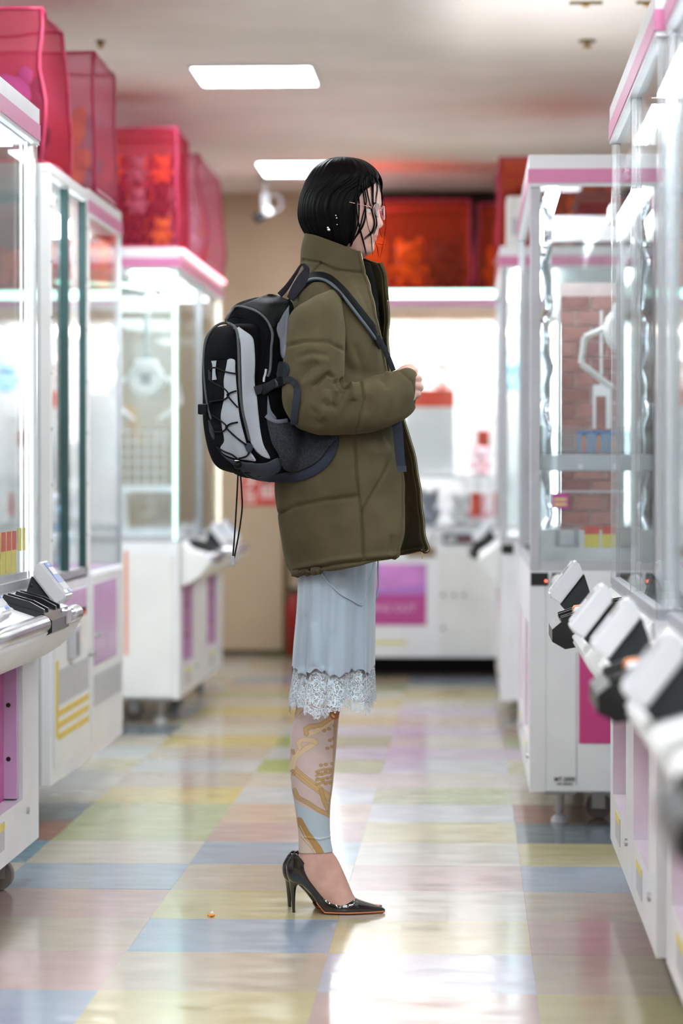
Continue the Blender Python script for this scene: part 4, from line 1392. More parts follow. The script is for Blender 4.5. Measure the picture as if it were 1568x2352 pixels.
# ---------------------------------------------------------------- body: head, neck, torso, legs, arm and hand fused to one skin
hs = [(775, 368, 805, 368, .018), (752, 374, 826, 374, .04), (728, 388, 850, 388, .058), (706, 412, 868, 412, .069), (696, 440, 874, 440, .073),
      (694, 468, 875.5, 468, .074), (698, 484, 872, 484, .073), (704, 500, 870.5, 500, .071), (708, 515, 870, 515, .068), (713, 530, 869, 530, .064),
      (718, 545, 866, 545, .059), (726, 560, 861, 560, .052), (734, 572, 858, 572, .045), (742, 582, 853, 582, .037), (744, 589, 838, 590, .034),
      (742, 598, 815, 602, .043), (738, 625, 806, 632, .05), (728, 655, 815, 665, .07), (705, 690, 840, 700, .14), (690, 760, 862, 765, .16),
      (688, 900, 850, 900, .14), (676, 1050, 842, 1050, .14), (685, 1180, 836, 1180, .145), (700, 1280, 832, 1280, .135), (710, 1320, 815, 1320, .11)]
HR = rings([(*s, BODYC) for s in hs], 7, 72, .95)
X = HR.reshape(-1, 3).copy()
UV = proj(X)
cx = np.repeat(HR.mean(axis=1)[:, 0], 72)
front = np.clip((X[:, 0] - cx) / .05, 0, 1)
yy = X[:, 1] - (PY + BODYC)
v_ = UV[:, 1]
nose = np.interp(v_, [474, 486, 500, 511, 517, 522, 527, 531], [0, .0015, .006, .0115, .0135, .0105, .003, 0])
sig = np.interp(v_, [480, 500, 515, 524], [.007, .008, .0115, .012])
dx = nose * np.exp(-(yy / sig) ** 2)
dx += .0022 * np.exp(-((v_ - 540) / 5) ** 2 - (yy / .016) ** 2) + .0028 * np.exp(-((v_ - 552) / 4.5) ** 2 - (yy / .015) ** 2)
dx -= .0025 * np.exp(-((v_ - 546.5) / 2.0) ** 2 - (yy / .02) ** 2) + .002 * np.exp(-((v_ - 561) / 4) ** 2 - (yy / .025) ** 2)
dx += .003 * np.exp(-((v_ - 574) / 8) ** 2 - (yy / .02) ** 2)
for s in (-1, 1):
    dx -= .007 * np.exp(-((v_ - 485) / 9) ** 2 - ((yy - s * .031) / .014) ** 2)
    dx += .003 * np.exp(-((v_ - 470) / 5) ** 2 - ((yy - s * .028) / .018) ** 2)
    dx += .004 * np.exp(-((v_ - 510) / 12) ** 2 - ((yy - s * .04) / .018) ** 2)
X[:, 0] += dx * front
# head turned a little towards the camera
HC = P(785, 480, BODYC)


def head_yaw(X):
    X = np.asarray(X, float).copy()
    uvv = proj(X)[:, 1]
    k = np.clip((640 - uvv) / 60, 0, 1)
    a = -HYAW * k
    dx_, dy_ = X[:, 0] - HC.x, X[:, 1] - HC.y
    X[:, 0] = HC.x + dx_ * np.cos(a) - dy_ * np.sin(a)
    X[:, 1] = HC.y + dx_ * np.sin(a) + dy_ * np.cos(a)
    return X


X = head_yaw(X)
HR = X.reshape(HR.shape)
body = MB()


def add_grid(mb, R):
    nr, na, _ = R.shape
    idx = np.arange(nr * na).reshape(nr, na)
    F = np.stack([idx[:-1], np.roll(idx[:-1], -1, 1), np.roll(idx[1:], -1, 1), idx[1:]], -1).reshape(-1, 4).tolist()
    F += [idx[0][::-1].tolist(), idx[-1].tolist()]
    mb.add(R.reshape(-1, 3).tolist(), F)


add_grid(body, HR)
head_bvh = BVHTree.FromPolygons([tuple(x) for x in HR.reshape(-1, 3)],
                                [tuple(f) for f in (lambda idx: np.stack([idx[:-1], np.roll(idx[:-1], -1, 1), np.roll(idx[1:], -1, 1), idx[1:]], -1).reshape(-1, 4).tolist())(np.arange(HR.shape[0] * HR.shape[1]).reshape(HR.shape[:2]))])
leg_s = [(702, 1285, 838, 1285, .07), (698, 1400, 834, 1400, .066), (690, 1500, 815, 1500, .056), (686, 1560, 806, 1560, .050), (683, 1600, 794, 1600, .047),
         (680, 1632, 779, 1632, .045), (669, 1690, 773, 1690, .043), (667, 1745, 768, 1745, .042), (670, 1800, 763, 1800, .040), (678, 1850, 757, 1850, .036),
         (685, 1900, 756, 1900, .031), (687, 1930, 758, 1930, .029), (687, 1957, 763, 1955, .029)]
foot_s = [(676, 1985, 773, 1970, .030), (676, 2010, 785, 1994, .031), (700, 2040, 797, 2022, .032), (727, 2066, 806, 2044, .034),
          (757, 2088, 814, 2060, .035), (795, 2096, 828, 2072, .031), (835, 2097, 848, 2085, .018)]
LEGDY = (0.0, .08)
for dy in LEGDY:
    add_grid(body, rings([(*s, dy) for s in leg_s + foot_s], 5, 32))
# arm inside the sleeve and the gripping hand
aw = [(P(742, 735, -.12), .03), (P(722, 810, -.175), .036), (P(712, 925, -.215), .034), (P(760, 945, -.21), .032), (P(850, 915, -.165), .028), (P(918, 893, -.115), .023)]
C_ = crom([(*p, r) for p, r in aw], 6)
body.tube([tuple(c[:3]) for c in C_], [c[3] for c in C_], 14)


def chain(pts, rad, seg=10, n=4):
    C = crom([(*p, r) for p, r in zip(pts, rad)], n)
    body.tube([tuple(c[:3]) for c in C], [c[3] for c in C], seg)
    body.ball(tuple(C[-1][:3]), C[-1][3], 2)


# palm
pal = [(P(912, 870, -.118), P(912, 905, -.118), .016), (P(925, 857, -.112), P(926, 911, -.112), .015), (P(940, 851, -.105), P(943, 911, -.105), .014)]
for t_ in np.linspace(0, 1, 5):
    chain([p0.lerp(p1, t_) for p0, p1, r in pal], [.015, .0145, .0125])
for (u0, v0, u1, v1, r) in [(938, 852, 951, 853, .0092), (942, 868, 960, 871, .0095), (944, 885, 964, 889, .0092), (942, 901, 959, 905, .0082)]:
    chain([P(u0, v0, -.106), P((u0 + u1) / 2 + 4, (v0 + v1) / 2, -.100), P(u1, v1, -.084), P(u1 - 4, v1 + 4, -.062), P(u1 - 20, v1 + 6, -.055), P(u1 - 32, v1 + 6, -.066)],
          [r * 1.1, r * 1.12, r, r * .98, r * .92, r * .85])
chain([P(915, 862, -.122), P(928, 850, -.120), P(941, 846, -.098), P(947, 848, -.074)], [.013, .011, .0098, .0088])
person = body.build('person', SKIN, None, smooth=True, fix=True)
tag(person, 'woman with a wet black bob in an olive coat, standing in profile', 'person')
rm = person.modifiers.new('fuse', 'REMESH'); rm.mode = 'VOXEL'; rm.voxel_size = .0026; rm.use_smooth_shade = True
sm = person.modifiers.new('soften', 'SMOOTH'); sm.factor = .5; sm.iterations = 2

# ---------------------------------------------------------------- eyes
for s in (-1, 1):
    p0 = np.array([[P(850.5, 485, BODYC + s * .031).x, PY + BODYC + s * .031, P(862, 485, BODYC).z]])
    p0 = head_yaw(p0)[0]
    ey = MB().ball(tuple(p0), .0112, 2).build('eye', mat('eye_white', rgb(226, 220, 214), rough=.2, var=.03), person, True, local=False)
    d_ = Vector((math.cos(-HYAW), math.sin(-HYAW), -.05))
    pi_ = Vector(p0) + d_ * .0085
    MB().ball(tuple(pi_), .0052, 2).build('iris', mat('dark_iris', rgb(24, 16, 12), rough=.1), ey, True, local=False)
    ls = [Vector(p0) + Vector((math.cos(a - HYAW) * .0125, math.sin(a - HYAW) * .0125, .0045 - .003 * abs(a))) for a in np.linspace(-1, 1, 9)]
    MB().tube(ls, .0012, 5).build('eyelashes', HAIRM, ey, True, local=False)
    bs = []
    for a in np.linspace(-.6, .6, 7):
        q = head_yaw([[P(872, 471 + 3 * abs(a), BODYC).x - abs(a) * .008, PY + BODYC + s * .030 + a * .022, P(872, 471 + 3 * abs(a), BODYC).z]])[0]
        bs.append(q)
    MB().tube(bs, [.001, .0018, .002, .002, .0018, .0015, .0008], 6).build('eyebrow', HAIRM, person, True, local=False)

# ---------------------------------------------------------------- hair
hh = [(776, 361, 800, 361, .012, 799), (750, 368, 832, 368, .045, 831), (724, 384, 858, 384, .068, 857), (706, 408, 874, 406, .080, 873),
      (696, 430, 879, 428, .085, 870), (688, 452, 880, 450, .087, 846), (684, 480, 879, 478, .088, 837), (685, 502, 876, 500, .087, 835),
      (692, 522, 872, 522, .084, 834), (703, 540, 868, 545, .079, 831), (713, 556, 862, 562, .073, 826), (722, 566, 856, 573, .068, 822)]
GR = rings([(s[0], s[1], s[2], s[3], s[4], BODYC, s[5]) for s in hh], 12, 240, 1.0, open_=.0)
# the far edge mirrors the near edge
S_ = crom([(s[0], s[2], s[5]) for s in hh], 12)
GRn = []
for r_, s in zip(range(len(GR)), S_):
    GRn.append(0.0)
a0s = [0, 0, 0, .03] + [math.acos(max(-.999, min(.999, (s[5] - (s[0] + s[2]) / 2) / ((s[2] - s[0]) / 2)))) for s in hh[4:]]
GRn = [max(0.0, a_) for a_ in np.interp(np.arange(len(GR)) / 12.0, range(len(hh)), a0s)]
GRn = list(np.convolve(np.pad(GRn, 9, mode='edge'), np.hanning(21)[1:-1] / np.hanning(21)[1:-1].sum(), mode='valid'))
GR2 = []
SS = crom([(s[0], s[1], s[2], s[3], s[4], BODYC) for s in hh], 12)
for s, a0 in zip(SS, GRn):
    a, b = P(s[0], s[1], s[5]), P(s[2], s[3], s[5])
    c = np.array((a + b) / 2); ax = np.array((b - a) / 2)
    w = np.linspace(-a0, -2 * PI + a0 * .75, 240)
    GR2.append(c[None] + np.cos(w)[:, None] * ax[None] + np.stack([0 * w, np.sin(w) * s[4], 0 * w], 1))
GR = np.array(GR2)
N = normals(GR, False)
nr, na = GR.shape[:2]
ti = np.linspace(0, 1, na)[None, :].repeat(nr, 0); tj = np.linspace(0, 1, nr)[:, None].repeat(na, 1)
rs = np.random.RandomState(4)
rid = np.zeros((nr, na))
for k in range(26):
    f = rs.uniform(40, 260); ph = rs.uniform(0, 6.28); dr = rs.uniform(-2.5, 2.5)
    rid += np.sin(ti * f + dr * tj + ph) * (30 / f) ** .5
rid *= .0006 * np.clip(tj * 1.8, 0, 1) ** .7
# ragged clumps at the hem
ragg = .004 * np.sin(ti * 46 + 1) + .003 * np.sin(ti * 97)
GR = GR + N * rid[..., None]
GR[..., 2] += ragg * np.clip((tj - .8) / .2, 0, 1)
GRy = head_yaw(GR.reshape(-1, 3)).reshape(GR.shape)
hair = grid_obj('hair', GRy, HAIRM, person, closed=False)
sd = hair.modifiers.new('thickness', 'SOLIDIFY'); sd.thickness = .005; sd.offset = -1
hair_bvh = BVHTree.FromPolygons([tuple(x) for x in GRy.reshape(-1, 3)],
                                np.stack([np.arange(nr * na).reshape(nr, na)[:-1, :-1], np.arange(nr * na).reshape(nr, na)[:-1, 1:], np.arange(nr * na).reshape(nr, na)[1:, 1:], np.arange(nr * na).reshape(nr, na)[1:, :-1]], -1).reshape(-1, 4).tolist())


def hit(bvhs, u, v, off=.002, dflt=None):
    d = ray(u, v)
    best = None
    for b in bvhs:
        l, n, i, t = b.ray_cast(CAMO, d)
        if l is not None and (best is None or t < best[1]):
            best = (l, t, n)
    if best is None:
        return at(u, v, dflt) if dflt else None
    return best[0] - d * off


def c1(x, y):
    return 640 + .2551 * x, 330 + .2551 * y


STR = [([(745, 300), (755, 400), (770, 520), (782, 640), (755, 740), (700, 830), (650, 905)], 7, 5), ([(700, 430), (700, 560), (712, 680), (738, 800), (765, 900), (788, 1000)], 6, 5),
       ([(790, 280), (790, 400), (815, 520), (848, 640), (862, 720), (838, 800), (770, 860)], 8, 6), ([(850, 280), (850, 400), (850, 520), (868, 630), (882, 730), (850, 815)], 9, 6),
       ([(880, 300), (890, 400), (880, 480), (870, 560)], 5, 8), ([(905, 300), (920, 400), (930, 480), (930, 560), (938, 640)], 6, 4),
       ([(780, 600), (800, 730), (828, 830), (838, 920), (845, 1005)], 3, 3), ([(940, 470), (962, 600), (962, 720), (948, 850), (910, 1030)], 2, 3),
       ([(865, 880), (885, 940), (897, 1020)], 3, 3), ([(715, 440), (722, 560), (715, 700), (680, 830), (660, 900)], 9, 8), ([(690, 460), (690, 600), (690, 740), (665, 860), (645, 925)], 10, 8),
       ([(770, 310), (775, 420), (790, 520), (760, 640), (735, 740), (690, 850)], 4, 6), ([(820, 270), (835, 360), (838, 450), (842, 540)], 6, 7), ([(885, 900), (930, 905), (945, 890)], 1, 1),
       ([(905, 760), (922, 830), (935, 850)], 1, 1), ([(735, 300), (728, 380), (718, 440)], 8, 8), ([(800, 250), (870, 300), (905, 360), (922, 430)], 8, 10)]
rst = random.Random(21)
strand = MB()
for pts, n, spread in STR:
    for k in range(n):
        jx, jy = rst.uniform(-spread, spread), rst.uniform(-14, 14)
        W = []
        ylast = PY + BODYC - .06
        cp = crom([c1(x + jx * (.5 + .5 * i / len(pts)) + rst.uniform(-2, 2), y + jy * (i / len(pts))) for i, (x, y) in enumerate(pts)], 4)
        for (u, v) in cp:
            p_ = hit([head_bvh, hair_bvh], u, v, .0035, None)
            if p_ is None or p_.y > PY + BODYC + .03:
                p_ = at(u, v, ylast)
            else:
                ylast += (p_.y - ylast) * .6
                p_ = at(u, v, min(ylast, p_.y))
            W.append(p_)
        m_ = len(W)
        r0 = rst.uniform(.0006, .0013) if n > 3 else .0005
        strand.tube(W, [r0 * min(1, (m_ - 1 - i) / (m_ * .4) + .25) for i in range(m_)], 5)
strand.build('hair_strands', HAIRM, person, True, local=False, fix=False)['kind'] = 'stuff'
# earrings
SILV = mat('polished_silver', rgb(235, 235, 238), rough=.12, metal=1.0, var=.02)
for (u, v, r) in [(755, 528, .0042), (753, 523, .003), (773, 501, .0022), (771, 495, .0018), (774, 516, .0018)]:
    q = hit([hair_bvh], u, v, .001)
    if q:
        MB().ball(tuple(q), r, 2, .3, 3).build('earring', SILV, person, True, local=False)

# ---------------------------------------------------------------- glasses
GOLD = mat('rose_gold_wire', rgb(226, 170, 160), rough=.2, metal=1.0, var=.03)
LENS = glass_mat('spectacle_lens', tint=(.9, .92, .94), f0=.10)
gf = MB()
gl_x = P(877.5, 486, BODYC).x; gl_z = P(877, 486, BODYC).z
rim_obj = None
for s in (-1, 1):
    c_ = Vector((gl_x - .001, PY + BODYC + s * .0315, gl_z))
    ring = []
    for i in range(28):
        a = 2 * PI * i / 28
        ring.append((c_.x - .0035 * math.cos(a) ** 2, c_.y + .0235 * math.cos(a), c_.z + .0155 * math.sin(a) + .002 * math.cos(2 * a)))
    ring = head_yaw(ring)
    rm_ = MB().tube(ring.tolist(), .0007, 6, closed=True).build('glasses_rim', GOLD, person, True, local=False)
    vs = ring.tolist() + [tuple(np.mean(ring, axis=0) + np.array([.0015, 0, 0]))]
    new_obj('lens', vs, [(i, (i + 1) % 28, 28) for i in range(28)], LENS, rm_, True, local=False)
br_ = head_yaw([(gl_x, PY + BODYC - .009, gl_z + .004), (gl_x + .004, PY + BODYC, gl_z + .007), (gl_x, PY + BODYC + .009, gl_z + .004)])
MB().tube(br_.tolist(), .0008, 6).build('glasses_bridge', GOLD, person, True, local=False)
for s in (-1, 1):
    hx_ = head_yaw([(gl_x - .004, PY + BODYC + s * .055, gl_z + .007)])[0]
    if s < 0:
        tp_ = [Vector(hx_)]
        for (u, v) in [(858, 478), (848, 475.5), (838, 472), (825, 469), (812, 466.5), (802, 464)]:
            q = hit([head_bvh, hair_bvh], u, v, .006, PY + BODYC - .08)
            tp_.append(q)
        tm = MB().tube(tp_, .0009, 6).build('glasses_temple', GOLD, person, True, local=False)
        q = hit([head_bvh, hair_bvh], 848, 475.5, .0065, PY)
        MB().tube([(q.x - .006, q.y, q.z + .003), (q.x, q.y, q.z + .0015), (q.x + .006, q.y, q.z - .003)], .0018, 6).build('temple_link', GOLD, tm, True, local=False)
    else:
        MB().tube([Vector(hx_), Vector(hx_) + Vector((-.05, .012, .003)), Vector(hx_) + Vector((-.10, .012, .005))], .0009, 6).build('glasses_temple', GOLD, person, True, local=False)

# ---------------------------------------------------------------- printed leggings
LEGM = attr_mat('printed_mesh_leggings', rough=.7, bump=.15, bscale=900, sheen=.2)


def blend(C, m, c):
    C[:] = C * (1 - m[:, None]) + np.array(c[:3])[None] * m[:, None]


for li, dy in enumerate(LEGDY):
    R = rings([(*s, dy) for s in leg_s[1:]], 44 if li == 0 else 14, 230 if li == 0 else 80)
    N = normals(R, True)
    R = R + N * .0016
    X = R.reshape(-1, 3)
    uv = proj(X)
    # work in the near leg's own pixel frame so both legs carry the print
    uv2 = proj(X - np.array([0, dy, 0]))
    C = np.tile(np.array(rgb(200, 178, 170)[:3]), (len(X), 1))
    mott = vnoise(X, 40, 2)
    C *= (1 + .03 * mott)[:, None]
    GOLDC, GOLDD, TANL = rgb(190, 156, 102), rgb(140, 102, 54), rgb(218, 194, 156)

    def c3(pts):
        return [(600 + .37 * x, 1260 + .37 * y) for x, y in pts]

    def band(pts, w, col, edge=None, ew=1.0, k=.86):
        d, _ = polydist(uv2, c3(pts))
        if edge is not None:
            blend(C, np.clip((w + ew - d) / 1.2, 0, 1) * k, edge)
        blend(C, np.clip((w - d) / 1.2, 0, 1) * k, col)
    # light blue field near the ankle
    th = np.interp(uv2[:, 0], [670, 757], [1855, 1880])
    blue = np.clip((uv2[:, 1] - np.interp(uv2[:, 0], [672, 684, 757], [1832, 1846, 1878])) / 3, 0, 1)
    blend(C, blue, rgb(176, 190, 198))
    # beige triangle at the heel side
    tri = np.clip((np.interp(uv2[:, 1], [1870, 1955], [684, 730]) - uv2[:, 0]) / 2, 0, 1) * (uv2[:, 1] > 1868)
    blend(C, tri, rgb(206, 186, 168))
    band([(235, 1690), (280, 1770), (350, 1860), (370, 1900)], 8, rgb(172, 130, 62), GOLDD)
    band([(240, 1720), (275, 1790), (320, 1860)], 1.6, TANL, GOLDD, 1)
    band([(245, 1790), (290, 1840), (330, 1890)], 1.2, GOLDD)
    # strap bands
    band([(205, 1500), (225, 1545), (290, 1580), (350, 1620), (430, 1660)], 5, GOLDC, GOLDD)
    band([(240, 1555), (300, 1572), (335, 1612)], 1.2, rgb(206, 186, 168), GOLDD)
    band([(185, 1350), (220, 1390), (280, 1440), (350, 1490), (400, 1530), (440, 1560)], 8.5, rgb(206, 172, 118), GOLDD)
    band([(190, 1345), (230, 1385), (350, 1480), (440, 1540)], .9, GOLDD)
    band([(190, 1370), (290, 1455), (440, 1580)], .9, GOLDD)
    band([(370, 1500), (390, 1570), (415, 1620)], 5, GOLDC, GOLDD)
    # twisted scarf
    band([(190, 1360), (205, 1300), (240, 1260), (300, 1225), (335, 1205)], 7, TANL, GOLDC)
    band([(335, 1205), (320, 1188), (250, 1188), (228, 1205), (240, 1240)], 5, TANL, GOLDC)
    band([(245, 1245), (290, 1215), (320, 1210)], .9, GOLDD)
    band([(280, 1150), (330, 1140), (400, 1095), (470, 1045)], 6, TANL, GOLDC)
    band([(280, 1150), (275, 1120), (300, 1105), (370, 1095), (420, 1060), (470, 1020)], 5, rgb(206, 170, 112), GOLDD)
    band([(230, 1040), (225, 1010), (260, 985), (300, 965)], 5, TANL, GOLDC)
    band([(225, 1040), (262, 1000), (275, 980)], 1, GOLDD)
    # charms and chains
    rr = random.Random(2)
    for (x, y) in [(350, 1390), (375, 1400), (400, 1385), (430, 1375), (350, 1430), (380, 1440), (410, 1425), (440, 1415), (400, 1460), (430, 1455), (370, 1345), (400, 1340), (440, 1335), (410, 1240), (440, 1230), (425, 1190), (450, 1180), (390, 1130), (420, 1120), (455, 1100), (198, 1270), (195, 1255), (200, 1400), (195, 1380)]:
        d = np.linalg.norm((uv2 - np.array(c3([(x, y)])[0])) / np.array([1, .8]), axis=1)
        blend(C, np.clip((5.2 - d) / 1.2, 0, 1), GOLDD); blend(C, np.clip((3.8 - d) / 1.2, 0, 1), rgb(196, 160, 100)); blend(C, np.clip((1.6 - d) / 1, 0, 1), GOLDD)
    for y0 in (1385, 1410, 1440, 1465):
        band([(340, y0), (380, y0 - 12), (450, y0 - 22)], 2.2, GOLDC, GOLDD, 1)
    band([(460, 1060), (455, 1180), (450, 1330), (440, 1480), (420, 1640)], 2.5, GOLDC, GOLDD)
    # rust figure at the knee
    d, _ = polydist(uv2, c3([(430, 1000), (455, 1030), (470, 990)]))
    blend(C, np.clip((13 - d) / 2, 0, 1), rgb(178, 104, 44))
    d, _ = polydist(uv2, c3([(440, 1035), (450, 1045)])); blend(C, np.clip((2.5 - d), 0, 1), TANL)
    band([(300, 965), (340, 990), (380, 1000)], 7, rgb(190, 122, 80), GOLDC)
    # pattern above the knee
    band([(280, 760), (330, 860), (360, 900)], 9, rgb(186, 140, 108), GOLDD)
    band([(570, 770), (490, 830), (420, 910)], 11, rgb(186, 150, 98), GOLDD)
    blend(C, np.clip((polydist(uv2, c3([(560, 860), (500, 930)]))[0] * -1 + 22) / 3, 0, 1) * .8, rgb(168, 178, 190))
    # stitched hem fold
    d, _ = polydist(uv2, [(700, 1923), (735, 1928), (758, 1922)])
    R3 = (X + N.reshape(-1, 3) * (.0012 * np.exp(-(d / 2.5) ** 2))[:, None]).reshape(R.shape)
    grid_obj('leggings', R3, LEGM, person, col=C)

# ---------------------------------------------------------------- shoes
def shoe(dy, ox):
    bx_ = [656.5, 658, 661, 666, 674, 684, 695, 713, 733, 748, 761, 784, 822, 856, 876, 885]
    zb_ = [1996, 2006, 2014, 2020, 2026, 2029, 2031, 2049, 2076, 2094, 2102.5, 2105, 2103.5, 2099, 2095, 2091]
    tx_ = [656.5, 658, 661, 666, 673, 679, 684, 691, 706, 720, 740, 759, 781, 799, 812, 839, 872, 882, 885]
    zt_ = [1993, 1984, 1977, 1968, 1960, 1955, 1957, 1967, 1989, 2013, 2043, 2061, 2067.5, 2066, 2061, 2071, 2081.5, 2086, 2090]
    wx_ = [656.5, 659, 664, 672, 690, 715, 745, 775, 800, 825, 850, 872, 882, 885]
    ww_ = [.004, .013, .021, .027, .029, .0285, .0315, .037, .0375, .032, .0215, .0105, .0055, .002]
    ix_ = [656, 770, 790, 803, 812, 815]     # how far the topline lies out from the middle
    iv_ = [1.0, 1.0, .86, .55, .08, 0.0]
    xs = np.concatenate([np.linspace(656.5, 664, 8), np.linspace(666, 868, 60), np.linspace(870, 885, 10)])
    rows = []
    for x in xs:
        zb, zt, w, k = np.interp(x, bx_, zb_), np.interp(x, tx_, zt_), np.interp(x, wx_, ww_), np.interp(x, ix_, iv_)
        B_, T_ = P(x, zb, dy), P(x, zt, dy)
        B_.z = max(B_.z, .0036)
        h = T_.z - B_.z
        pr = []
        side = .55 + .1 * k
        prof = [(0, 0.0), (.6, 0.0), (.88, .05), (.98, .18), (1.0, .38), (.97, .6), (.9 if k > .5 else .86, .8)]
        if k > .9:
            prof.append((.84 + .04 * k, 1.0))
        else:
            a = .84 * k
            for t in (.33, .66, 1.0):
                yy_ = .86 + (a - .86) * t
                zz_ = .8 + .2 * math.sin(t * PI / 2)
                prof.append((yy_, zz_))
            prof[-1] = (max(a, 0.0), 1.0)
        # resample to constant count
        pa = np.array(prof); s_ = np.linspace(0, len(pa) - 1, 14)
        py = np.interp(s_, range(len(pa)), pa[:, 0]); pz = np.interp(s_, range(len(pa)), pa[:, 1])
        near = [(B_.x + ox, B_.y - w * a_, B_.z + h * b_) for a_, b_ in zip(py, pz)]
        far = [(B_.x + ox, B_.y + w * a_, B_.z + h * b_) for a_, b_ in zip(py, pz)]
        rows.append(near[::-1] + far[1:])
    R = np.array(rows)
    R[..., 2] = np.maximum(R[..., 2], .0015)
    sh_ = grid_obj('shoe', R, PATENT, person, closed=False)
    sd = sh_.modifiers.new('thickness', 'SOLIDIFY'); sd.thickness = .0018; sd.offset = -1
    ss = sh_.modifiers.new('smooth', 'SUBSURF'); ss.levels = 1; ss.render_levels = 1
    # sole
    so = []
    for x in np.linspace(728, 884, 44):
        zb, w = np.interp(x, bx_, zb_), np.interp(x, wx_, ww_)
        B_ = P(x, zb, dy); B_.z = max(B_.z, .0034)
        so.append([(B_.x + ox, B_.y + w * a_, max(0.0, B_.z - d_)) for a_, d_ in ((-.7, -.002), (-1.0, -.0026), (-1.02, -.0004), (-.75, .003), (0, .0032), (.75, .003), (1.02, -.0004), (1.0, -.0026), (.7, -.002))])
    grid_obj('sole', np.array(so), SOLEM, sh_, closed=True, caps=True)
    # heel
    hl = [(660, 2008, 700, 2030, .020, dy), (661.5, 2014, 692, 2030, .018, dy), (663.5, 2024, 683, 2034, .013, dy), (665.5, 2038, 679.5, 2042, .0085, dy), (668, 2060, 678, 2061, .0056, dy),
          (669.5, 2080, 677.5, 2080, .0045, dy), (670.5, 2095, 677.8, 2095, .0045, dy), (670, 2099.2, 678.3, 2099.2, .0048, dy), (670, 2106, 678.3, 2106, .0048, dy)]
    HRR = rings(hl, 5, 20)
    HRR[..., 0] += ox
    HRR[..., 2] = np.maximum(HRR[..., 2], 0.0)
    grid_obj('heel', HRR, PATENT, sh_, closed=True, caps=True)
    # bright topline edge binding
    tl = []
    for x in list(np.linspace(692, 811, 40)):
        zt, w, k = np.interp(x, tx_, zt_), np.interp(x, wx_, ww_), np.interp(x, ix_, iv_)
        T_ = P(x, zt, dy)
        tl.append((T_.x + ox, T_.y - w * (.88 * k), T_.z + .0003))
    MB().tube(tl, .0009, 6).build('edge_binding', PATENT, sh_, True, local=False)
    return sh_


shoe(LEGDY[0], 0.0)
shoe(LEGDY[1], -.009)

# ---------------------------------------------------------------- slip skirt with lace hem
sk = [(700, 1230, 858, 1230, .15, BODYC), (688, 1300, 862, 1300, .152, BODYC), (682, 1400, 861, 1400, .155, BODYC), (675, 1480, 860.5, 1480, .158, BODYC), (671, 1540, 860, 1540, .16, BODYC)]
R = rings(sk, 16, 260)
nr, na = R.shape[:2]
N = normals(R, True)
w = np.arange(na) / na * 2 * PI
tj = np.linspace(0, 1, nr)[:, None]
fold = (np.sin(w * 9 + 1.0) + .7 * np.sin(w * 15 + .4) + .5 * np.sin(w * 23))[None] * (.0012 + .0035 * tj)
lim = (1 - np.abs(np.cos(w)) ** 6)[None]
R = R + N * (fold * lim)[..., None]
R = creases(R, True, [([(741, 1330), (741, 1530)], -.003, 4), ([(700, 1420), (696, 1530)], -.006, 9), ([(718, 1440), (722, 1520)], .004, 8), ([(845, 1330), (850, 1530)], -.002, 10), ([(762, 1460), (758, 1530)], -.003, 9)])
# scalloped lower edge
R[-8:, :, 2] += (.008 * np.abs(np.sin(w * 14)) + .007 * np.sin(w * 7 + 2))[None] * np.linspace(0, 1, 8)[:, None]
skirt = grid_obj('slip_skirt', R, SATIN, person)
sd = skirt.modifiers.new('thickness', 'SOLIDIFY'); sd.thickness = .001; sd.offset = -1


def lace_material():
    m = bpy.data.materials.new('pale_blue_lace')
    m.use_nodes = True
    nt = m.node_tree
    b = nt.nodes['Principled BSDF']
    b.inputs['Base Color'].default_value = rgb(202, 214, 220)
    b.inputs['Roughness'].default_value = .8
    tc = nt.nodes.new('ShaderNodeTexCoord')
    net = nt.nodes.new('ShaderNodeTexVoronoi'); net.feature = 'DISTANCE_TO_EDGE'; net.inputs['Scale'].default_value = 460
    nt.links.new(tc.outputs['Object'], net.inputs['Vector'])
    big = nt.nodes.new('ShaderNodeTexVoronoi'); big.feature = 'DISTANCE_TO_EDGE'; big.inputs['Scale'].default_value = 88
    nzw = nt.nodes.new('ShaderNodeTexNoise'); nzw.inputs['Scale'].default_value = 30
    nt.links.new(tc.outputs['Object'], nzw.inputs['Vector'])
    mxv = nt.nodes.new('ShaderNodeMix'); mxv.data_type = 'VECTOR'; mxv.inputs['Factor'].default_value = .06
    nt.links.new(tc.outputs['Object'], mxv.inputs[4]); nt.links.new(nzw.outputs['Color'], mxv.inputs[5])
    nt.links.new(mxv.outputs[1], big.inputs['Vector'])
    pet = nt.nodes.new('ShaderNodeTexVoronoi'); pet.inputs['Scale'].default_value = 150
    nt.links.new(tc.outputs['Object'], pet.inputs['Vector'])

    def lt(sock, thr):
        n = nt.nodes.new('ShaderNodeMath'); n.operation = 'LESS_THAN'; n.inputs[1].default_value = thr
        nt.links.new(sock, n.inputs[0]); return n.outputs[0]

    def mx_(a, c):
        n = nt.nodes.new('ShaderNodeMath'); n.operation = 'MAXIMUM'
        nt.links.new(a, n.inputs[0]); nt.links.new(c, n.inputs[1]); return n.outputs[0]
    a = mx_(mx_(lt(net.outputs['Distance'], .085), lt(big.outputs['Distance'], .075)), lt(pet.outputs['Distance'], .30))
    nt.links.new(a, b.inputs['Alpha'])
    return m


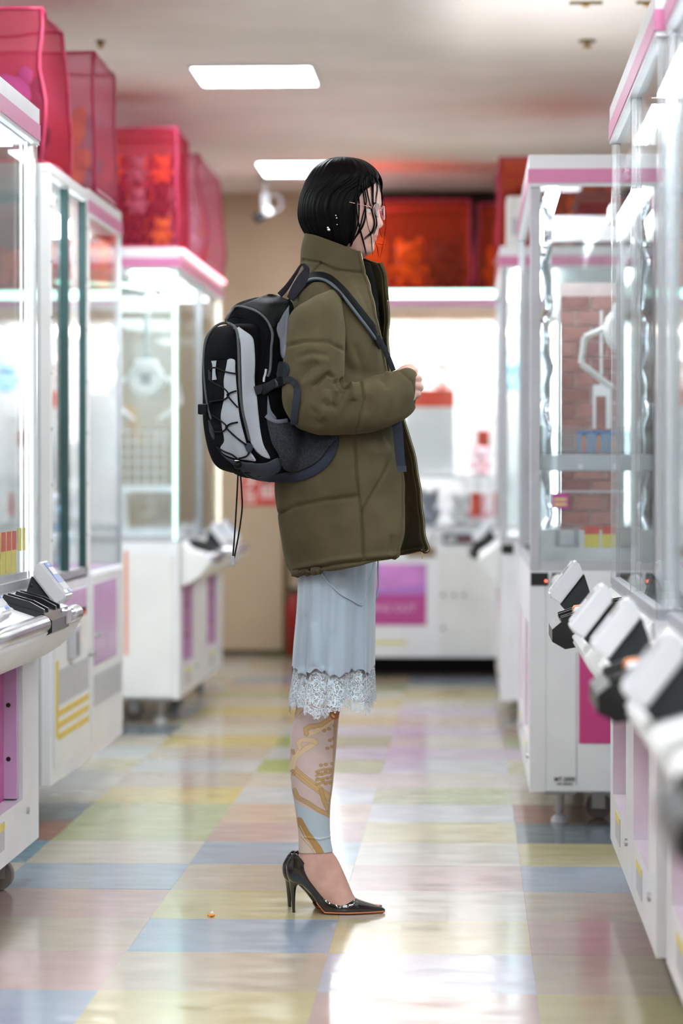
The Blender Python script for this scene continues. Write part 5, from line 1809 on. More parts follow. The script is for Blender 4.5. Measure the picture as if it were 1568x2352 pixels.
lc = [(675, 1496, 860, 1496, .16, BODYC), (668, 1560, 861, 1560, .163, BODYC), (664, 1600, 860.5, 1600, .166, BODYC), (664, 1622, 860, 1622, .167, BODYC)]
R = rings(lc, 14, 300)
nr, na = R.shape[:2]
w = np.arange(na) / na * 2 * PI
tj = np.linspace(0, 1, nr)[:, None]
N = normals(R, True)
fold = (np.sin(w * 9 + 1.0) + .7 * np.sin(w * 15 + .4) + .5 * np.sin(w * 23))[None] * (.0044 + .002 * tj) - .015 * np.clip(1 - tj * 1.6, 0, 1)
lim = (1 - .75 * np.abs(np.cos(w)) ** 6)[None]
R = R + N * (fold * lim)[..., None]
sc_ = .011 * np.abs(np.sin(w * 13 + .6)) + .006 * np.abs(np.sin(w * 39)) + .012 * np.sin(w * 5 + 4.2)
R[..., 2] += -(sc_ - .01)[None] * tj ** 2
lace = grid_obj('lace_hem', R, lace_material(), skirt)
# drawstring loop and tails
coatless = BVHTree.FromPolygons([tuple(x) for x in np.array([v.co for v in skirt.data.vertices])], [tuple(p.vertices) for p in skirt.data.polygons])
st = [hit([coatless], u, v, .003, PY) for u, v in crom([(728, 1285), (736, 1312), (752, 1335), (782, 1364), (806, 1378), (828, 1390), (834, 1380), (846, 1340), (856, 1300), (858, 1285)], 5)]
MB().tube(st, .0022, 6).build('drawstring', SATIN, skirt, True, local=False)
st2 = [P(u, v, -.03) for u, v in crom([(868, 1280), (868, 1310), (869, 1345), (864, 1378)], 4)]
MB().tube(st2, .0024, 6).build('drawstring', SATIN, skirt, True, local=False)
# ---------------------------------------------------------------- coat
def c2(pts):
    return [(440 + .37 * x, 580 + .37 * y) for x, y in pts]


FAR = .20      # angle at which the far front edge stops
ct = [(702, 537, 876, 602, .088, BODYC, 827), (698, 560, 884, 622, .090, BODYC, 831), (695, 590, 887, 650, .092, BODYC, 838), (691, 612, 888, 675, .100, BODYC, 845),
      (684, 632, 888, 694, .135, BODYC, 851), (676, 655, 889, 715, .168, BODYC, 858), (667, 690, 890, 745, .186, BODYC, 866), (660, 760, 893, 800, .190, BODYC, 878),
      (652, 850, 899, 862, .190, BODYC, 888), (642, 960, 926, 950, .195, BODYC, 903), (634, 1080, 950, 1050, .20, BODYC, 922), (637, 1160, 963, 1135, .205, BODYC, 928),
      (647, 1230, 976, 1205, .21, BODYC, 926), (660, 1290, 985, 1248, .212, BODYC, 920), (667, 1310, 986, 1262, .212, BODYC, 918), (673, 1319, 980, 1268, .206, BODYC, 914), (682, 1316, 970, 1266, .196, BODYC, 906)]
R = rings(ct, 16, 420, 1.0, open_=FAR)
R = puff(R, False, .0042, 5.5, 3)
R = puff(R, False, .0018, 13, 8)
SEAM = -.006
coat_lines = [
    (c2([(1012, 1160), (1025, 1400), (1052, 1610), (1070, 1900)]), SEAM, 3.0), (c2([(1270, 1230), (1180, 1400), (1050, 1610)]), SEAM, 3.0),
    (c2([(540, 1620), (620, 1580), (820, 1540), (1030, 1515)]), SEAM, 4.0), (c2([(690, 50), (780, 62), (900, 110), (1070, 130)]), -.004, 4.0),
    (c2([(800, 60), (750, 118)]), -.004, 2.5), (c2([(800, 70), (900, 140), (1000, 230)]), -.004, 9, 1), (c2([(850, 150), (960, 260), (1060, 400)]), .004, 9, 1),
    (c2([(1000, 140), (1080, 300), (1130, 420)]), -.003, 7, 1), (c2([(870, 290), (920, 400), (945, 600)]), -.006, 6),
    (c2([(1080, 750), (1040, 650), (1010, 560)]), -.004, 9, 1), (c2([(930, 620), (960, 720), (1080, 760)]), -.006, 14),
    (c2([(1100, 1140), (1200, 1120), (1270, 1230)]), -.004, 8, 1), (c2([(1060, 1200), (1150, 1250), (1250, 1240)]), .004, 10, 1),
    (c2([(640, 1960), (900, 1905), (1270, 1870)]), .003, 6), (c2([(650, 1985), (900, 1935), (1270, 1900)]), -.004, 4),
    (c2([(700, 100), (720, 200), (690, 330)]), -.003, 10, 1), (c2([(1250, 1750), (1240, 1880)]), -.005, 8, 1)]
R = creases(R, False, [(l[0], l[1] * 1.3, *l[2:]) for l in coat_lines])
coat = grid_obj('coat', R, COATM, person, closed=False)
sd = coat.modifiers.new('thickness', 'SOLIDIFY'); sd.thickness = .009; sd.offset = -1


def grid_bvh(R, closed=False):
    nr, na = R.shape[:2]
    i = np.arange(nr * na).reshape(nr, na)
    if closed:
        F = np.stack([i[:-1], np.roll(i[:-1], -1, 1), np.roll(i[1:], -1, 1), i[1:]], -1).reshape(-1, 4)
    else:
        F = np.stack([i[:-1, :-1], i[:-1, 1:], i[1:, 1:], i[1:, :-1]], -1).reshape(-1, 4)
    return BVHTree.FromPolygons([tuple(x) for x in R.reshape(-1, 3)], F.tolist())


coat_bvh = grid_bvh(R)
near_edge = R[:, 0, :]
far_edge = R[:, -1, :]
# placket tape and zip teeth along both front edges
BRASS = mat('antique_zip_metal', rgb(190, 172, 140), rough=.35, metal=1.0, var=.1)
tape = MB()
MB().tube([tuple(p) for p in near_edge[::2]], .0042, 8).build('front_binding', COATM, coat, True, local=False)
MB().tube([tuple(p + np.array([.0035, .003, 0])) for p in near_edge[4:150:2]], .0014, 6).build('zip_teeth', BRASS, coat, True, local=False)
MB().tube([tuple(p) for p in far_edge[::2]], .005, 8).build('front_binding', LINING, coat, True, local=False)
MB().tube([tuple(p + np.array([.002, -.006, 0])) for p in far_edge[60::2]], .0014, 6).build('zip_teeth', BRASS, coat, True, local=False)
pz = far_edge[-2]
MB().box(pz[0] - .001, pz[0] + .002, pz[1] - .002, pz[1] + .002, pz[2] - .02, pz[2] + .002).build('zip_pull', BRASS, coat, local=False)
# broad inner facing of the far front
FR = []
for t in np.linspace(0, 1, 14):
    FR.append(R[:, -1 - int(t * 70), :] + np.array([0, -.011, 0]))
FR = np.array(FR)[:, 2:-4]
fc = grid_obj('front_facing', FR, LINING, coat, closed=False)
sd = fc.modifiers.new('thickness', 'SOLIDIFY'); sd.thickness = .002
# dark fleece lining glimpsed at the throat
lin_sec = [(710, 560, 850, 606, .070, BODYC), (705, 600, 862, 645, .074, BODYC), (700, 640, 868, 690, .085, BODYC), (690, 720, 872, 760, .13, BODYC), (680, 820, 880, 840, .15, BODYC)]
LR = rings(lin_sec, 8, 60)
LR = puff(LR, True, .002, 60, 4)
grid_obj('fleece_lining', LR, mat('black_fleece', rgb(12, 11, 10), rough=1.0, var=.3, scale=80, spec=.1), coat)

# ---------------------------------------------------------------- sleeves
def sleeve(sec, lines, dyadd=0.0, seed=5, mirror=False):
    S = [(*s[:5], s[5] + dyadd) for s in sec]
    R = rings(S, 16, 200)
    R = puff(R, True, .0032, 7, seed)
    R = puff(R, True, .0015, 16, seed + 1)
    if lines:
        R = creases(R, True, lines)
    return R


sl = [(722, 690, 748, 676, .02, -.08), (704, 690, 764, 664, .044, -.105), (684, 700, 778, 668, .062, -.132), (669, 720, 787, 694, .072, -.157), (658, 760, 791, 745, .075, -.178), (653, 820, 791, 806, .073, -.190),
      (648, 880, 786, 852, .071, -.200), (651, 935, 786, 872, .069, -.206), (677, 978, 793, 882, .067, -.206), (725, 998, 812, 884, .065, -.203), (775, 1001, 838, 876, .064, -.195),
      (825, 997, 862, 866, .063, -.182), (870, 986, 888, 856, .061, -.165), (912, 970, 914, 848, .057, -.146), (940, 954, 936, 845, .051, -.130), (953, 940, 950, 852, .043, -.120), (954, 932, 952, 862, .036, -.117),
      (945, 928, 943, 866, .033, -.118), (925, 930, 922, 868, .033, -.125)]
sl_lines = [
    (c2([(590, 580), (700, 552), (850, 555), (945, 605)]), -.0055, 4), (c2([(1045, 800), (1075, 920), (1020, 1110)]), -.0055, 4),
    (c2([(750, 838), (800, 790), (850, 752), (890, 785)]), -.012, 5, 1), (c2([(890, 785), (912, 860), (870, 965)]), -.010, 6, 1), (c2([(935, 780), (945, 840), (880, 975)]), -.009, 6, 1),
    (c2([(930, 775), (985, 848)]), -.012, 5, 1), (c2([(840, 850), (835, 900), (860, 940)]), .009, 9, 1), (c2([(900, 810), (915, 880), (890, 940)]), .010, 7, 1), (c2([(965, 790), (1010, 850), (1000, 920)]), .008, 10, 1),
    (c2([(640, 660), (740, 625), (860, 640)]), -.005, 7, 1), (c2([(660, 690), (760, 655), (850, 680)]), .004, 8, 1), (c2([(680, 830), (760, 770), (830, 700)]), .005, 12, 1), (c2([(650, 820), (700, 760), (790, 690)]), -.004, 8, 1),
    (c2([(1100, 880), (1090, 1000)]), -.004, 7, 1), (c2([(1150, 770), (1200, 800), (1215, 850)]), -.005, 6, 1), (c2([(1190, 740), (1240, 770)]), .005, 7, 1), (c2([(1070, 780), (1130, 770), (1190, 750)]), .004, 7, 1),
    (c2([(720, 960), (780, 1010), (800, 1080)]), -.004, 9, 1), (c2([(620, 930), (680, 960)]), -.003, 9, 1), (c2([(1000, 900), (960, 1000), (940, 1080)]), -.004, 10, 1),
    (c2([(1290, 730), (1370, 800), (1395, 880)]), -.003, 4), (c2([(720, 230), (800, 300), (860, 400)]), .003, 14, 1), (c2([(840, 960), (780, 1050)]), .004, 10, 1),
    (c2([(600, 360), (680, 300), (780, 260)]), -.003, 10, 1)]
SR = sleeve(sl, [(l[0], l[1] * 1.25, *l[2:]) for l in sl_lines])
sleeve_r = grid_obj('sleeve', SR, COATM, coat, caps=True)
sleeve_bvh = grid_bvh(SR, True)
# far sleeve, mirrored to the other side of the torso and mostly hidden
def mir(S):
    return [(*s[:5], 2 * BODYC - s[5]) for s in S]


sl_far = [(715, 672, 752, 655, .035, -.105), (690, 686, 772, 655, .060, -.135), (675, 712, 786, 685, .072, -.158), (665, 760, 791, 745, .075, -.172), (660, 820, 791, 806, .073, -.176),
          (655, 880, 786, 852, .071, -.18), (680, 945, 790, 880, .067, -.18), (740, 985, 810, 884, .064, -.17), (800, 975, 840, 872, .060, -.14), (850, 950, 872, 862, .055, -.10), (875, 930, 888, 860, .045, -.075), (870, 925, 880, 865, .03, -.075)]
SR2 = rings(mir(sl_far), 8, 80)
grid_obj('sleeve', SR2, COATM, coat, caps=True)
# far hand tucked against the front of the coat
fh = MB()
fh.ball(tuple(P(882, 893, .13)), .036, 2, .1, 2, (.9, .8, 1.0))
fh.build('far_cuff', COATM, coat, True, local=False)
# ================================================================== backpack
ALPHA = math.radians(27)
BO = np.array([-.430, 6.174, 0.0])
BN = np.array([-math.cos(ALPHA), -math.sin(ALPHA), 0])
BRT = np.array([math.sin(ALPHA), -math.cos(ALPHA), 0])
ZBOT, ZTOP = P(650, 1100, -.1).z, P(650, 684, -.1).z
BFAB = mat('black_ripstop', rgb(10, 10, 12), rough=.8, spec=.04, var=.25, scale=25, bump=.35, bscale=900)
BTOP = mat('dark_green_black_nylon', rgb(13, 16, 13), rough=.55, spec=.1, var=.4, scale=9, bump=.3, bscale=700)
BGREY = mat('light_grey_panel_cloth', rgb(158, 161, 166), rough=.85, spec=.2, var=.06, scale=14, bump=.4, bscale=800)
BSLATE = mat('slate_base_cloth', rgb(58, 63, 72), rough=.8, spec=.2, var=.12, scale=14, bump=.4, bscale=800)
BNAVY = mat('navy_grey_cloth', rgb(42, 46, 57), rough=.8, spec=.2, var=.15, scale=10, bump=.4, bscale=800)
BLAV = mat('lavender_grey_padding', rgb(92, 94, 104), rough=.7, var=.08, scale=14, bump=.4, bscale=700)
BPIPE = mat('charcoal_piping', rgb(74, 76, 76), rough=.7, spec=.2, var=.1, bump=.3, bscale=700)
BWEB = mat('dark_webbing', rgb(30, 33, 38), rough=.7, spec=.2, var=.15, scale=60, bump=.5, bscale=500)
BPLAS = mat('black_buckle_plastic', rgb(10, 11, 13), rough=.45, spec=.15, var=.1)
BCORD = mat('black_shock_cord', rgb(12, 11, 13), rough=.7, spec=.08, var=.2, scale=120)
BMESH = mat('dark_mesh_net', rgb(46, 49, 56), rough=.7, var=.3, scale=300, bump=.8, bscale=600)


def net_alpha(m):
    nt = m.node_tree
    b = nt.nodes['Principled BSDF']
    tc = nt.nodes.new('ShaderNodeTexCoord')
    v = nt.nodes.new('ShaderNodeTexVoronoi'); v.feature = 'DISTANCE_TO_EDGE'; v.inputs['Scale'].default_value = 420
    nt.links.new(tc.outputs['Object'], v.inputs['Vector'])
    n = nt.nodes.new('ShaderNodeMath'); n.operation = 'LESS_THAN'; n.inputs[1].default_value = .14
    nt.links.new(v.outputs['Distance'], n.inputs[0]); nt.links.new(n.outputs[0], b.inputs['Alpha'])


net_alpha(BMESH)
bag = thing('backpack', 'black and grey backpack with bungee cord lacing worn by the woman', 'backpack', (float(BO[0]), float(BO[1]), ZBOT))


def bag_loft(prof, z0, z1, n=10, na=160, e=.55):
    """prof rows: t, half width, d back, d front"""
    A = crom(prof, n)
    R = []
    for t, W, d0, d1 in A:
        w = np.arange(na) / na * 2 * PI
        cw, sw = np.cos(w), np.sin(w)
        a = np.sign(cw) * np.abs(cw) ** e * W
        d = (d0 + d1) / 2 + np.sign(sw) * np.abs(sw) ** e * (d1 - d0) / 2
        R.append(BO + a[:, None] * BRT + d[:, None] * BN + np.array([0, 0, z0 + t * (z1 - z0)]))
    return np.array(R)


main_p = [(0, .05, .01, .05), (.015, .085, 0, .085), (.06, .115, -.005, .108), (.14, .13, -.005, .118), (.3, .138, 0, .118), (.55, .136, 0, .114), (.75, .126, 0, .104),
          (.87, .124, .0, .102), (.94, .116, .002, .095), (.98, .100, .006, .083), (1.0, .065, .012, .060)]
MR = bag_loft(main_p, ZBOT, ZTOP)
MR = puff(MR, True, .003, 6, 12)
grid_obj('main_compartment', MR, BFAB, bag, caps=True)
main_bvh = grid_bvh(MR, True)
ZPB, ZPT = P(560, 1086, -.13).z, P(505, 744, -.13).z
pock_p = [(0, .045, .06, .115), (.03, .07, .06, .138), (.10, .088, .07, .152), (.25, .099, .08, .165), (.5, .104, .08, .170), (.75, .108, .08, .167), (.88, .108, .08, .164), (.95, .101, .08, .157),
          (.985, .085, .08, .147), (1.0, .055, .08, .13)]
PR = bag_loft(pock_p, ZPB, ZPT, e=.5)
PR = puff(PR, True, .0015, 8, 15)
grid_obj('front_pocket', PR, BFAB, bag, caps=True)
pock_bvh = grid_bvh(PR, True)
ALLB = [main_bvh, pock_bvh]
WORN = [main_bvh, pock_bvh, coat_bvh, sleeve_bvh]


def c5(pts):
    return [(450 + .1956 * x, 660 + .1956 * y) for x, y in pts]


def depth_field(u0, u1, v0, v1, bvhs, step=3.0, smooth=6):
    us = np.arange(u0 - 9, u1 + 10, step); vs = np.arange(v0 - 9, v1 + 10, step)
    D = np.full((len(vs), len(us)), np.nan)
    for j, v in enumerate(vs):
        for i, u in enumerate(us):
            h = hit(bvhs, u, v, 0.0)
            if h is not None:
                D[j, i] = h.y
    for _ in range(60):
        m = np.isnan(D)
        if not m.any():
            break
        pad = np.pad(D, 1, constant_values=np.nan)
        st_ = np.stack([pad[1 + a:1 + a + D.shape[0], 1 + b:1 + b + D.shape[1]] for a in (-1, 0, 1) for b in (-1, 0, 1)])
        with np.errstate(all='ignore'):
            import warnings
            with warnings.catch_warnings():
                warnings.simplefilter('ignore')
                av = np.nanmean(st_, axis=0)
        D[m] = av[m]
    D0 = D.copy()
    for _ in range(smooth):
        pad = np.pad(D, 1, mode='edge')
        D = sum(pad[1 + a:1 + a + D.shape[0], 1 + b:1 + b + D.shape[1]] for a in (-1, 0, 1) for b in (-1, 0, 1)) / 9
        D = np.minimum(D, D0 + .0015)

    def f(u, v):
        x = min(max((u - us[0]) / step, 0), len(us) - 1.001); y = min(max((v - vs[0]) / step, 0), len(vs) - 1.001)
        i, j = int(x), int(y); a, b = x - i, y - j
        return (D[j, i] * (1 - a) + D[j, i + 1] * a) * (1 - b) + (D[j + 1, i] * (1 - a) + D[j + 1, i + 1] * a) * b
    return f


def resample(pts, step, closed=True):
    pts = [np.array(p, float) for p in pts]
    out = []
    n = len(pts)
    for i in range(n if closed else n - 1):
        a, b = pts[i], pts[(i + 1) % n]
        k = max(1, int(np.linalg.norm(b - a) / step))
        for t in range(k):
            out.append(a + (b - a) * t / k)
    if not closed:
        out.append(pts[-1])
    return out


def inside(p, poly):
    x, y = p; c = False
    n = len(poly)
    for i in range(n):
        x0, y0 = poly[i]; x1, y1 = poly[i - 1]
        if (y0 > y) != (y1 > y) and x < (x1 - x0) * (y - y0) / (y1 - y0) + x0:
            c = not c
    return c


def smooth_poly(pts, n=3):
    P_ = [pts[-1]] + list(pts) + [pts[0], pts[1]]
    C = crom(P_, n)
    return C[n:-n * 2 + 0][:len(pts) * n]


def patch(name, poly, bvhs, material, parent, off=.002, th=.002, step=4.0, smooth=4, bulge=0.0, round_=True):
    """cloth panel: outline laid onto the surfaces below it, with its own thickness"""
    poly = smooth_poly(poly, 3) if round_ else poly
    bd = resample(poly, 2.5)
    A = np.array(bd)
    f = depth_field(A[:, 0].min(), A[:, 0].max(), A[:, 1].min(), A[:, 1].max(), bvhs, 3.0, smooth)
    pts = [tuple(p) for p in bd]
    nb = len(pts)
    for u in np.arange(A[:, 0].min() + step / 2, A[:, 0].max(), step):
        for v in np.arange(A[:, 1].min() + step / 2, A[:, 1].max(), step):
            if inside((u, v), bd):
                dd = np.min(np.hypot(A[:, 0] - u, A[:, 1] - v))
                if dd > step * .45:
                    pts.append((u, v))
    edges = [(i, (i + 1) % nb) for i in range(nb)]
    vv, ee, ff, *_ = delaunay_2d_cdt([Vector(p) for p in pts], edges, [], 1, 1e-4)
    faces = []
    for fc_ in ff:
        c_ = sum((Vector(vv[i]) for i in fc_), Vector((0, 0))) / len(fc_)
        if inside((c_.x, c_.y), bd):
            faces.append(tuple(fc_))
    W = []
    for p in vv:
        b_ = 0
        if bulge:
            dd = np.min(np.hypot(A[:, 0] - p[0], A[:, 1] - p[1]))
            b_ = bulge * (1 - math.exp(-(dd / 14) ** 2))
        q = at(p[0], p[1], f(p[0], p[1]))
        d = ray(p[0], p[1])
        W.append(q - d * (off + b_))
    o = new_obj(name, W, faces, material, parent, True, local=False)
    bm = bmesh.new(); bm.from_mesh(o.data)
    bmesh.ops.recalc_face_normals(bm, faces=bm.faces[:])
    s = sum((f_.normal.dot(Vector((0, -1, 0))) * f_.calc_area() for f_ in bm.faces))
    if s < 0:
        bmesh.ops.reverse_faces(bm, faces=bm.faces[:])
    bm.to_mesh(o.data); bm.free()
    o.data.polygons.foreach_set('use_smooth', [True] * len(o.data.polygons))
    sd = o.modifiers.new('thickness', 'SOLIDIFY'); sd.thickness = th; sd.offset = -1
    return o


def ribbon(name, pts, width, bvhs, material, parent, off=.002, th=.002, n=6, smooth=3, twist=0.0, depth=None):
    """strap laid along a line on the surfaces below; width in pixels, number or list"""
    C = crom(pts, n)
    Wd = crom([[w] for w in (width if hasattr(width, '__len__') else [width] * len(pts))], n)[:, 0]
    A = C
    wm = max(Wd)
    f = depth_field(A[:, 0].min() - wm, A[:, 0].max() + wm, A[:, 1].min() - wm, A[:, 1].max() + wm, bvhs, 4.0, smooth) if depth is None else (lambda u, v: depth)
    T = np.gradient(C, axis=0); T /= np.linalg.norm(T, axis=1, keepdims=True) + 1e-9
    Nn = np.stack([-T[:, 1], T[:, 0]], 1)
    R = []
    for c, nn, w in zip(C, Nn, Wd):
        row = []
        for k in (-.5, -.25, 0, .25, .5):
            u, v = c + nn * w * k
            row.append(np.array(at(u, v, f(u, v)) - ray(u, v) * (off + .001 * (1 - 4 * k * k))))
        R.append(row)
    R = np.array(R)
    # settle the depth along the strap
    for _ in range(4):
        Y = R[..., 1].copy()
        Y[1:-1] = np.minimum(Y[1:-1], .25 * Y[:-2] + .5 * Y[1:-1] + .25 * Y[2:])
        R[..., 1] = Y
    back_ = R + np.array([0, th, 0])
    ring = np.concatenate([R, back_[:, ::-1]], axis=1)
    return grid_obj(name, ring, material, parent, closed=True, caps=True, smooth=False)


def cord(name, pts, r, bvhs, material, parent, off=.002, n=5, smooth=2, dflt=6.05):
    C = crom(pts, n)
    W = []
    last = None
    for u, v in C:
        h = hit(bvhs, u, v, off)
        if h is None:
            h = at(u, v, last if last else dflt)
        last = h.y
        W.append(h)
    for _ in range(smooth):
        for i in range(1, len(W) - 1):
            y = min(W[i].y, (W[i - 1].y + W[i + 1].y) / 2)
            W[i] = W[i] + (W[i] - CAMO) * ((y - W[i].y) / W[i].y)
    return MB().tube(W, r, 7).build(name, material, parent, True, local=False)


# lid cloth, yoke and grey panels
patch('lid_panel', c5([(390, 330), (480, 225), (640, 160), (760, 110), (860, 78), (960, 95), (1040, 130), (1085, 190), (1040, 330), (960, 420), (900, 470), (820, 360), (720, 270), (600, 232), (490, 215)]), [main_bvh], BTOP, bag, off=.004, th=.002, bulge=.004)
patch('pocket_yoke', c5([(128, 850), (130, 700), (160, 600), (220, 510), (300, 470), (390, 470), (450, 520), (468, 620), (470, 850)]), ALLB, BFAB, bag, off=.0015, th=.002, bulge=.004)
patch('side_panel', c5([(385, 430), (470, 445), (560, 505), (640, 560), (675, 620), (690, 760), (695, 900), (688, 1100), (710, 1280), (730, 1500), (755, 1700), (790, 1850), (850, 1960), (868, 2010), (800, 1995), (720, 1940), (660, 1860), (625, 1760), (600, 1620), (560, 1450), (540, 1200), (530, 900), (518, 650), (480, 520)]),
      ALLB, BGREY, bag, off=.002, th=.003, smooth=8)
patch('front_panel', c5([(368, 852), (450, 850), (456, 950), (468, 1100), (482, 1250), (495, 1400), (525, 1580), (570, 1750), (605, 1870), (655, 1960), (700, 2040), (600, 2030), (480, 2015), (350, 1970), (290, 1920), (290, 1870), (330, 1800), (305, 1650), (290, 1500), (320, 1350), (332, 1250), (325, 1100), (345, 980)]),
      ALLB, BGREY, bag, off=.002, th=.002, smooth=3)
patch('base_panel', c5([(235, 1870), (330, 1985), (480, 2035), (640, 2065), (820, 2065), (960, 2005), (1005, 2060), (990, 2150), (900, 2220), (800, 2240), (640, 2225), (520, 2150), (420, 2070), (310, 1975)]), ALLB, BSLATE, bag, off=.003, th=.003, smooth=6, bulge=.004)
patch('base_wing', [(551, 1081), (575, 1094), (607, 1098), (645, 1089), (672, 1084), (705, 1074), (735, 1054), (757, 1022), (778, 1003), (772, 1040), (747, 1074), (715, 1095), (680, 1106), (640, 1108), (600, 1105), (570, 1097)],
      WORN[:3], BNAVY, bag, off=.006, th=.006, smooth=10, bulge=.008)
patch('mesh_pocket', [(611, 957), (634, 966), (660, 967), (690, 986), (735, 999), (777, 1002), (758, 1022), (735, 1054), (705, 1074), (672, 1084), (650, 1076), (640, 1045), (625, 1020), (616, 985)],
      WORN[:3], mat('charcoal_pocket_backing', rgb(24, 25, 29), rough=.8, var=.2, scale=30), bag, off=.008, th=.004, smooth=14, bulge=.008)
patch('mesh_net', [(611, 957), (634, 966), (660, 967), (690, 986), (735, 999), (777, 1002), (758, 1022), (735, 1054), (705, 1074), (672, 1084), (650, 1076), (640, 1045), (625, 1020), (616, 985)],
      WORN[:3], BMESH, bag, off=.011, th=.0006, smooth=14, bulge=.010)
ribbon('pocket_trim', c5([(820, 1505), (870, 1545), (960, 1575), (1075, 1560)]), 9, WORN[:3], BLAV, bag, off=.014, th=.003)
patch('back_pad', c5([(1095, 205), (1065, 400), (1050, 700), (1030, 835), (992, 790), (982, 620), (950, 480), (1000, 340)]), WORN, BLAV, bag, off=.004, th=.006, smooth=8, bulge=.004)
patch('side_gusset', c5([(840, 1270), (880, 1440), (950, 1540), (870, 1545), (835, 1480)]), WORN[:3], BLAV, bag, off=.004, th=.002, smooth=4)
patch('hip_webbing', c5([(965, 880), (1040, 880), (1085, 950), (1060, 1060), (960, 1070), (945, 1000)]), WORN, BWEB, bag, off=.006, th=.003, smooth=5)
# piping and zips
cord('zip_piping', c5([(345, 390), (400, 300), (480, 225), (600, 240), (720, 285), (820, 370), (880, 480), (898, 570), (885, 700), (880, 850), (868, 980), (840, 1050)]), .0032, ALLB, BPIPE, bag, off=.002)
MB_pull = cord('zip_pull', c5([(822, 960), (815, 1010), (800, 1060), (795, 1110)]), .0028, ALLB, BGREY, bag, off=.006)
cord('pocket_piping', c5([(180, 1550), (140, 1400), (105, 1150), (92, 900), (105, 700), (150, 560), (230, 460), (330, 418), (420, 440), (478, 510), (498, 700), (505, 950), (515, 1200), (545, 1450), (590, 1640), (628, 1800)]), .0032, ALLB, BPIPE, bag, off=.001)
cord('seam_cord', c5([(340, 400), (430, 350), (560, 360), (680, 410), (780, 520), (810, 680), (800, 850)]), .0012, ALLB, BFAB, bag, off=.001)
# bungee lacing
for pts in ([(165, 980), (185, 950), (230, 945), (340, 990), (470, 1015)], [(160, 1085), (240, 1140), (330, 1190), (375, 1250), (340, 1312), (165, 1345)], [(376, 1255), (410, 1235), (475, 1215)], [(378, 1285), (430, 1345), (492, 1412)],
            [(185, 1500), (300, 1575), (358, 1640), (300, 1698), (190, 1692)], [(362, 1630), (410, 1600), (492, 1583)], [(365, 1662), (470, 1760), (590, 1850)], [(250, 1880), (330, 1930), (420, 1965), (480, 2010)], [(628, 1935), (590, 1985), (500, 2012)]):
    cord('bungee_cord', c5(pts), .0019, ALLB, BCORD, bag, off=.0055)
for (x, y) in ((373, 1262), (358, 1640)):
    h = hit(ALLB, *c5([(x, y)])[0], .006)
    MB().ball(tuple(h), .0036, 1, .2, 2).build('cord_knot', BCORD, bag, True, local=False)
ribbon('daisy_loop', c5([(208, 862), (212, 920), (208, 990), (216, 1085)]), [12, 8, 7, 11], ALLB, BGREY, bag, off=.006, th=.003)
ribbon('loop_tab', c5([(158, 970), (160, 1080)]), 6, ALLB, BWEB, bag, off=.004, th=.003)
patch('cord_keeper', c5([(570, 1850), (630, 1830), (665, 1880), (645, 1935), (600, 1930)]), ALLB, BSLATE, bag, off=.006, th=.003)
h = hit(ALLB, *c5([(490, 2085)])[0], .010)
lock = MB().ball(tuple(h), .0095, 2, .05, 1, (1, .8, 1)).build('cord_lock', BPLAS, bag, True, local=False)
h2 = hit(ALLB, *c5([(482, 2035)])[0], .012)
MB().lathe([(.006, -.001), (.0065, 0), (.006, .001)], tuple(h2), 14, 'z').build('lock_button', SILV, lock, True, local=False)
hy = h.y - .004
for pts in ([(288, 1345), (284, 1450), (276, 1600), (266, 1760), (255, 1895)], [(300, 1345), (310, 1480), (312, 1600), (290, 1760), (264, 1895)]):
    MB().tube([at(u, v, hy) for u, v in crom(c2(pts), 6)], .0018, 7).build('hanging_cord', BCORD, bag, True, local=False)
e0 = at(*c2([(257, 1890)])[0], hy)
MB().box(e0.x - .0045, e0.x + .0035, e0.y - .003, e0.y + .003, e0.z - .018, e0.z + .002, bev=.001).build('cord_end', mat('clear_grey_tip', rgb(150, 152, 158), rough=.3), bag, local=False)
# buckle and straps at the side
ribbon('compression_strap', c5([(690, 1215), (760, 1195), (830, 1175)]), 20, ALLB, BWEB, bag, off=.006, th=.003)
patch('buckle', c5([(770, 1140), (840, 1115), (905, 1075), (990, 1045), (1030, 1050), (1040, 1140), (1000, 1170), (920, 1195), (850, 1235), (785, 1265), (760, 1240), (785, 1190)]), WORN, BPLAS, bag, off=.010, th=.007, smooth=8, round_=False)
patch('buckle_slot', c5([(915, 1085), (945, 1075), (965, 1170), (935, 1180)]), WORN, BLACK, bag, off=.0115, th=.002, smooth=8, round_=False)
ribbon('compression_strap', c5([(1030, 1090), (1100, 1085), (1160, 1130), (1185, 1200)]), 15, WORN, BWEB, bag, off=.007, th=.003, smooth=6)
ribbon('strap_tail', c5([(1185, 1190), (1178, 1320), (1155, 1480), (1145, 1615)]), 16, WORN, BNAVY, bag, off=.008, th=.003, smooth=8)
# shoulder strap over the coat
sp = c2([(612, 290), (655, 225), (715, 165), (780, 148), (850, 165), (930, 235), (1030, 352), (1120, 465), (1165, 540)])
ribbon('shoulder_strap', sp, [18, 20, 22, 22, 22, 22, 20, 19, 16], [main_bvh, coat_bvh, sleeve_bvh], mat('black_padded_strap', rgb(14, 16, 17), rough=.7, spec=.08, var=.2, bump=.4, bscale=700), bag, off=.008, th=.008, smooth=8)
sp2 = c2([(618, 285), (668, 215), (730, 172), (800, 165), (865, 195), (935, 268), (1030, 390), (1120, 510), (1170, 590)])
cord('strap_piping', sp2, .0038, [main_bvh, coat_bvh, sleeve_bvh], mat('blue_grey_piping', rgb(70, 78, 86), rough=.5, var=.1), bag, off=.012, smooth=10)
SD_ = hit([coat_bvh], 862, 770, .014).y
ribbon('strap_webbing', c2([(1150, 520), (1190, 590), (1225, 665), (1252, 735)]), [13, 13, 12, 12], [coat_bvh], BWEB, bag, th=.003, depth=SD_)
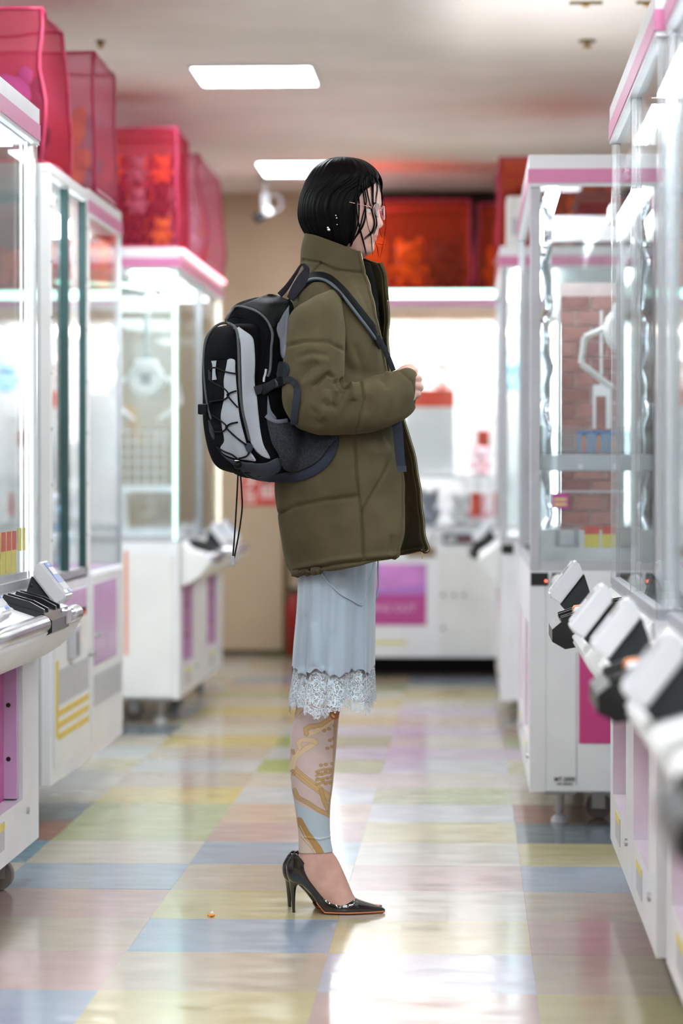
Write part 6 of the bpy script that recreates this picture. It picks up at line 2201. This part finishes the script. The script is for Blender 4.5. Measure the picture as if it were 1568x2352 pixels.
ribbon('strap_slider', c2([(1140, 560), (1185, 530)]), 14, [coat_bvh], BPLAS, bag, off=.016, th=.006)
TD = hit([coat_bvh], 880, 1010, .02).y
ribbon('strap_tail', c2([(1272, 1035), (1280, 1120), (1290, 1240), (1303, 1358)]), [24, 24, 22, 20], [coat_bvh], BNAVY, bag, off=.006, th=.003, depth=TD)
ribbon('strap_tail_hem', c2([(1302, 1325), (1304, 1362)]), 22, [coat_bvh], BSLATE, bag, off=.009, th=.003, depth=TD)
# haul loop between bag and collar
yl = hit([main_bvh], 640, 700, 0).y if hit([main_bvh], 640, 700, 0) else 6.1
ribbon('haul_loop', c2([(545, 265), (590, 215), (640, 140), (672, 85), (690, 72)]), [14, 12, 8, 5, 4], [main_bvh], mat('mauve_black_webbing', rgb(40, 35, 41), rough=.7, spec=.1, var=.2), bag, depth=yl + .02, th=.003)
ribbon('haul_loop', c2([(690, 70), (712, 105), (690, 160), (650, 220), (610, 285)]), [5, 15, 24, 24, 16], [main_bvh], mat('grey_black_webbing', rgb(36, 34, 40), rough=.7, spec=.1, var=.25), bag, depth=yl - .005, th=.003)
# small parts on the far edge of the bag
q = at(465, 940, 6.13)
MB().box(q.x - .010, q.x + .012, q.y - .012, q.y + .012, q.z - .012, q.z + .012, bev=.003).build('side_buckle', BPLAS, bag, local=False)
patch('far_mesh_edge', c5([(140, 1560), (175, 1600), (205, 1690), (215, 1780), (190, 1770), (155, 1690)]), ALLB, BMESH, bag, off=.004, th=.001)
# far shoulder strap, seen only from the side
fs_pts = [(-.43, 6.34, P(0, 690, 0).z), (-.36, 6.36, P(0, 650, 0).z), (-.30, 6.37, P(0, 640, 0).z), (-.25, 6.36, P(0, 690, 0).z), (-.225, 6.33, P(0, 800, 0).z), (-.215, 6.30, P(0, 900, 0).z)]
ff = crom(fs_pts, 6)
rr_ = []
for p_ in ff:
    rr_.append([p_ + np.array([0, -.022, 0]), p_ + np.array([0, .022, 0]), p_ + np.array([.004, .022, .008]), p_ + np.array([.004, -.022, .008])])
grid_obj('shoulder_strap', np.array(rr_), MATS['black_padded_strap'], bag, closed=True, caps=True)
